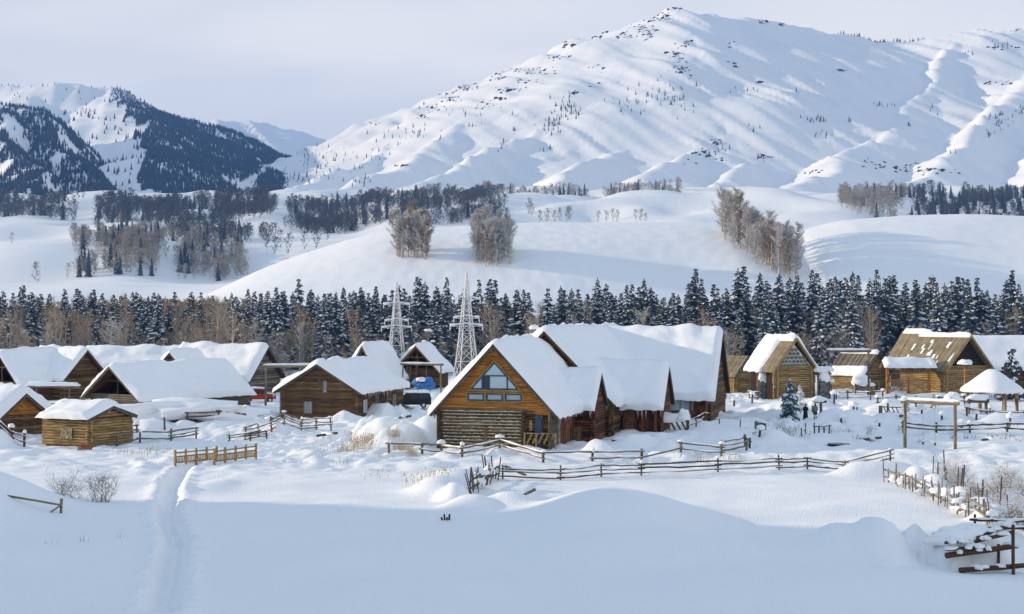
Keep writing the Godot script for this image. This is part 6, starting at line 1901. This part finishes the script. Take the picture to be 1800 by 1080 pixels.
	for q in [[1506, 740, 1.5, "single square post right of the T-shaped sign"], [1301, 754, 0.7, "short dark stick in the snow right of the long house"], [1264, 748, 0.5, "tiny dark stick in the snow beside the long house corner"], [1298, 688, 3.0, "lone post with a snow knob beside the bare roof sheds"], [763, 745, 2.2, "thin grey post left of the orange gabled house"]]:
		var t := thing("wooden_post", q[3], "post", spot(q[0], q[1]))
		log_at(t, Vector3(0, -0.4, 0), Vector3(0.03, q[2], 0), 0.10 if q[2] > 1.0 else 0.05, M.grey_wood_light if q[2] > 1.0 else M.brown_wood_dark, "post")
		if q[2] > 2.5: cap_at(t, Vector3(0, q[2], 0), 0.4, 0.3)
	var bx := thing("utility_box", "small green utility box standing in the snow", "box", spot(1336, 756))
	board_at(bx, "cabinet", Vector3(0, 0.35, 0), Vector3(0.95, 0.75, 0.5), M.green_box)
	cap_at(bx, Vector3(0, 0.72, 0), 0.55, 0.16, 0.35)
	var bn := thing("brown_box", "square brown timber bin capped with snow behind the rails", "bin", spot(1532, 696))
	board_at(bn, "side", Vector3(0, 0.6, 0), Vector3(0.85, 1.4, 0.7), M.honey_wood_dark)
	cap_at(bn, Vector3(0, 1.3, 0), 0.55, 0.35, 0.5)
	# railings at the long house
	var rl := thing("porch_railing", "pale railing with slanting slats before the blue door of the orange gabled house", "railing", spot(922, 792), -0.25)
	for x in [0.0, 0.95, 2.5]: beam_at(rl, "post", Vector3(x, -0.3, 0), Vector3(x, 0.95, 0), 0.12, 0.12, M.honey_wood_light, Vector3.RIGHT)
	board_at(rl, "rail", Vector3(1.25, 0.9, 0), Vector3(2.6, 0.09, 0.1), M.straw_board_light)
	for k in 5: beam_at(rl, "slat", Vector3(0.2 + k * 0.45, 0.1, 0), Vector3(0.6 + k * 0.45, 0.85, 0), 0.05, 0.16, M.honey_wood)
	var pf := thing("picket_fence", "dark picket fence running back beside the wing of the orange gabled house", "fence", spot(993, 782), 0.95)
	for k in 9: beam_at(pf, "picket", Vector3(k * 0.3, -0.2, 0), Vector3(k * 0.3, 1.2, 0), 0.14, 0.05, pick("brown_wood"))
	for hh in [0.3, 0.95]: board_at(pf, "rail", Vector3(1.2, hh, -0.06), Vector3(2.6, 0.09, 0.05), M.brown_wood_dark)
	beam_at(pf, "post", Vector3(-0.15, -0.3, 0), Vector3(-0.15, 2.5, 0), 0.16, 0.16, M.honey_wood_dark, Vector3.RIGHT)
	var sr := thing("slat_railing", "railing of slanting slats under a long snow roll before the second wing", "railing", spot(1122, 757), -0.18)
	for k in 9: beam_at(sr, "slat", Vector3(k * 0.5, 0.75, 0), Vector3(k * 0.5 + 0.4, 0.0, 0), 0.05, 0.16, pick("brown_wood"))
	for x in [-0.1, 4.5]: beam_at(sr, "post", Vector3(x, -0.3, 0), Vector3(x, 1.0, 0), 0.16, 0.16, M.brown_wood, Vector3.RIGHT)
	board_at(sr, "rail", Vector3(2.2, 0.82, 0), Vector3(4.7, 0.1, 0.12), M.grey_wood)
	part(sr, "snow_roll", blob(1.9, 0.55, 0.6, 8, 0.25, 0.4), M.cap_snow, Transform3D(Basis(), Vector3(2.6, 1.05, 0)))
	cap_at(sr, Vector3(4.2, 1.25, 0), 0.75, 0.7, 0.6)
	fence("short plank railing leading to the right corner of the long house", feet([[1210, 756], [1224, 752], [1238, 746], [1250, 742]]), 1.0, [0.4, 0.85], "brown_wood", {"thick": 0.07, "caps": 0.2})

	# fences among the right-hand yards
	fence("long dark rail fence across the right-hand yards", feet([[1588, 768], [1645, 766], [1705, 766], [1770, 764], [1830, 763]]), 1.15, [0.45, 0.75], "grey_wood_dark", {"thick": 0.10, "rail": 0.9, "caps": 0.3, "rail_snow": 0.9})
	fence("rails half sunk in snow left of the stone gate pillars", feet([[1276, 704], [1318, 702], [1332, 703]]), 1.2, [0.3, 0.8], "grey_wood_dark", {"thick": 0.09, "caps": 0.5})
	fence("rails running from the right stone pillar towards the roofed gate", feet([[1470, 703], [1490, 704], [1530, 706], [1552, 705]]), 1.3, [0.35, 0.8], "grey_wood_dark", {"thick": 0.09, "caps": 0.5})
	fence("far rail fence below the tall grey swing frame", feet([[1462, 690], [1500, 689], [1545, 690]]), 1.3, [0.8], "grey_wood", {"thick": 0.08, "caps": 0.3})
	fence("rails with thick snow between the roofed gate and the picnic shelter", feet([[1543, 718], [1575, 717], [1610, 716], [1650, 715], [1696, 716]]), 1.3, [0.4, 0.8], "grey_wood_dark", {"thick": 0.10, "caps": 0.6, "rail_snow": 0.9})
	fence("little broken gate in the snow below the two people", feet([[1409, 768], [1416, 765]]), 0.9, [0.5], "grey_wood_dark", {"thick": 0.06, "caps": 0.0})
	fence("short braced fence right of the little broken gate", feet([[1432, 764], [1439, 763], [1449, 764], [1457, 765]]), 0.95, [0.85], "grey_wood_dark", {"thick": 0.07, "caps": 0.2})
	fence("stub of rail fence at the right end of the long front fence", feet([[1268, 796], [1310, 790], [1317, 789]]), 0.9, [0.7], "grey_wood_dark", {"thick": 0.09, "caps": 0.3})
	fence("three dark snow-capped stubs beyond the long front fence", feet([[1333, 783], [1345, 780], [1354, 778]]), 0.9, [], "grey_wood_dark", {"thick": 0.10, "caps": 0.7, "lean": 0.4})
	fence("row of snow buried rails at the far right behind the pale swing", feet([[1700, 740], [1745, 738], [1800, 737]]), 1.0, [0.7], "grey_wood_dark", {"thick": 0.10, "caps": 0.8, "rail_snow": 1.0})
	var lad := thing("old_ladder", "ladder lying half buried beside the single square post", "ladder", spot(1548, 743), -0.1)
	board_at(lad, "board", Vector3(0, 0.45, 0), Vector3(0.35, 0.75, 0.2), M.grey_wood)
	for k in 4: beam_at(lad, "rung", Vector3(0.3 + k * 0.4, 0.7, 0), Vector3(0.55 + k * 0.4, 0.15, 0), 0.05, 0.1, M.grey_wood_dark)
	log_at(lad, Vector3(0.1, 0.72, 0), Vector3(2.0, 0.66, 0), 0.05, M.grey_wood_dark, "stringer")
	var pond := part(self, "dark_water", (func(): var m := MB.new(); m.tube([Vector3(0, -0.5, 0), Vector3(0, 0.06, 0)], [0.9, 0.9], 18); return m.mesh()).call(), M.water, Transform3D(Basis().scaled(Vector3(1.0, 1.0, 0.9)), spot(1474, 784)))
	tag(pond, "small dark opening of water in the snow below the people", "", "", "structure")

	var ss := thing("small_shed", "tiny shed on legs under a block of snow beside the tall grey swing", "shed", on_ground(px(1513, 189.0), 189.0))
	board_at(ss, "side", Vector3(0, 1.1, 0), Vector3(1.8, 0.9, 1.2), M.grey_wood)
	for x in [-0.8, 0.8]: board_at(ss, "leg", Vector3(x, 0.3, 0.45), Vector3(0.14, 1.2, 0.14), M.grey_wood_dark)
	part(ss, "snow_cap", blob(1.25, 1.0, 0.9, 12, 0.15, 0.5), M.cap_snow, Transform3D(Basis(), Vector3(0, 1.9, 0)))
	var si := -1
	for q in [[1466, 716, 1.2], [1428, 722, 0.9], [1560, 728, 1.0], [1620, 738, 0.8], [1716, 741, 0.9], [1775, 748, 0.9], [1690, 752, 0.7], [1500, 726, 0.8], [1322, 712, 1.2], [1290, 716, 0.9], [1478, 748, 0.8], [1655, 744, 0.7], [1740, 728, 0.8], [1545, 752, 0.7]]:
		si += 1
		var t := thing("snow_capped_stump", "snow-capped post stump %s" % ["before the right stone pillar", "behind the black coat", "left of the long swing rails", "behind the pale swing beam", "right of the pale swing", "at the far right rails", "below the pale swing corner", "right of the T-shaped sign", "left of the stone pillars", "beside the long house end", "left of the square post", "between the swing ropes", "before the picnic shelter", "beside the old ladder"][si], "post", spot(q[0], q[1]), 0.0, "snow-capped stumps in the right-hand yards")
		log_at(t, Vector3(0, -0.4, 0), Vector3(0.05, q[2], 0), 0.11, M.grey_wood_dark, "post")
		cap_at(t, Vector3(0.03, q[2], 0), rng.randf_range(0.3, 0.6), rng.randf_range(0.25, 0.4))
	var places := ["below the brown boarded house", "beside the low plank shed", "left of the straw grass", "before the second wing", "below the roofed gate", "right of the dark water", "before the far right rails", "below the minivan"]
	var where := [[640, 752], [470, 745], [575, 772], [1090, 782], [1590, 745], [1530, 775], [1735, 776], [712, 740]]
	for k in 8:
		var t := thing("buried_log", "half buried grey log %s" % places[k], "log", spot(where[k][0], where[k][1], 0.12), rng.randf_range(-0.5, 0.5))
		var l := rng.randf_range(0.9, 2.0)
		log_at(t, Vector3(-l * 0.5, 0.0, 0), Vector3(l * 0.5, 0.22, 0), 0.11, pick("grey_wood_dark"), "trunk")
		cap_at(t, Vector3(rng.randf_range(-0.3, 0.3), 0.16, 0), l * 0.4, 0.18, 0.2)
	# young trees
	snowy_tree("blue young spruce clothed in snow in front of the stacked log hut", spot(1387, 741), 1.0, 0, "needle_blue")
	snowy_tree("snow-smothered young spruce just behind the blue one", spot(1406, 724), 0.72, 1, "bough_snow")
	snowy_tree("small young spruce behind the left post of the pale swing frame", spot(1592, 727), 0.5, 2, "twig_frost")
	snowy_tree("low snowy young spruce behind the ropes of the pale swing frame", spot(1640, 722), 0.42, 0, "twig_frost")
	snowy_tree("young spruce rising behind the picnic shelter at the right edge", on_ground(px(1776, 176.0), 176.0), 1.45, 1)
	for q in [[1170, 0.9], [930, 0.8], [372, 0.7], [1500, 0.7]]: snowy_tree("young spruce at the front of the belt, %s" % ["behind the long house", "behind the chimney", "behind the farmhouses", "behind the tall swing frame"][[1170, 930, 372, 1500].find(q[0])], on_ground(px(q[0], 244.0), 244.0), q[1] * 2.0, 2)

	# bushes and dry grass
	bush("frosted bush on the drift at the left, above the slanting pole", on_ground(-23.2, 79.0), 1.9, 0.8, "twig_grey", 900, 420, 300)
	bush("wide low frosted bush left of the tall one on the left drift", on_ground(-25.4, 80.5), 1.1, 1.3, "twig_grey", 901, 330, 260)
	var nth := ["fourth", "third and tallest", "sixth", "fifth", "second", "farthest", "outermost", "nearest"]
	var bi := 0
	for q in [[26.8, 84.5, 1.7, 1.1], [28.2, 81.5, 1.6, 1.2], [26.0, 77.5, 1.6, 1.1], [28.5, 77.0, 1.5, 1.2], [25.8, 73.0, 1.5, 1.0], [27.8, 88.5, 1.3, 1.2], [30.5, 86.0, 1.2, 1.1], [24.9, 69.5, 1.3, 0.8]]:
		bi += 1
		bush("frosted bush behind the right stake fence, %s of its row" % nth[bi - 1], on_ground(q[0], q[1]), q[2], q[3], "twig_frost" if rng.randf() < 0.6 else "twig", 910 + int(q[1]), 520, 320, "bushes at the right edge")
	bush("bare shrub below the young blue spruce", spot(1391, 768), 1.3, 0.5, "twig_grey", 930, 220)
	for q in [[628, 788, 1.6], [640, 792, 1.3], [612, 795, 1.0], [655, 780, 0.9]]: tuft("tall dry reeds on the snow between the brown house and the orange gable", "reeds in the middle of the snow field", spot(q[0], q[1]), q[2], 0.8, 90, "dry_grass", "dry_grass", true)
	for q in [[692, 788, 1.2], [700, 792, 1.3], [714, 796, 1.0], [722, 799, 1.0]]: tuft("clump of straw grass under the snow hummocks left of the orange gabled house", "straw by the hummocks", spot(q[0], q[1]), q[2], 0.5, 160, "dry_grass")
	for q in [[590, 800], [560, 810], [605, 815], [735, 860], [750, 850], [728, 868], [672, 812], [210, 800], [245, 806], [280, 800], [660, 845], [770, 858], [1285, 812], [1295, 818], [1380, 815], [1230, 815], [1120, 818]]:
		tuft("thin frosted weeds sticking out of the snow", "frosted weeds on the open snow", spot(q[0], q[1]), rng.randf_range(0.6, 1.1), 0.9, 26, "twig_frost" if rng.randf() < 0.6 else "dry_grass", "frosted_weeds", true)
	for i in 26:
		tuft("dark thin weeds along the fences of the right-hand yards", "weeds in the right-hand yards", spot(rng.randf_range(1330, 1800), rng.randf_range(750, 782)), rng.randf_range(0.4, 0.9), 0.5, 16, "twig_grey", "dry_weeds", true)
	for k in 3: tuft("dark twig on the smooth snow at the lower left", "twigs at the lower left", on_ground(-21.0 + k * 1.3, 64.0 + k), 0.5, 0.3, 7, "brown_wood_dark", "dry_twig")
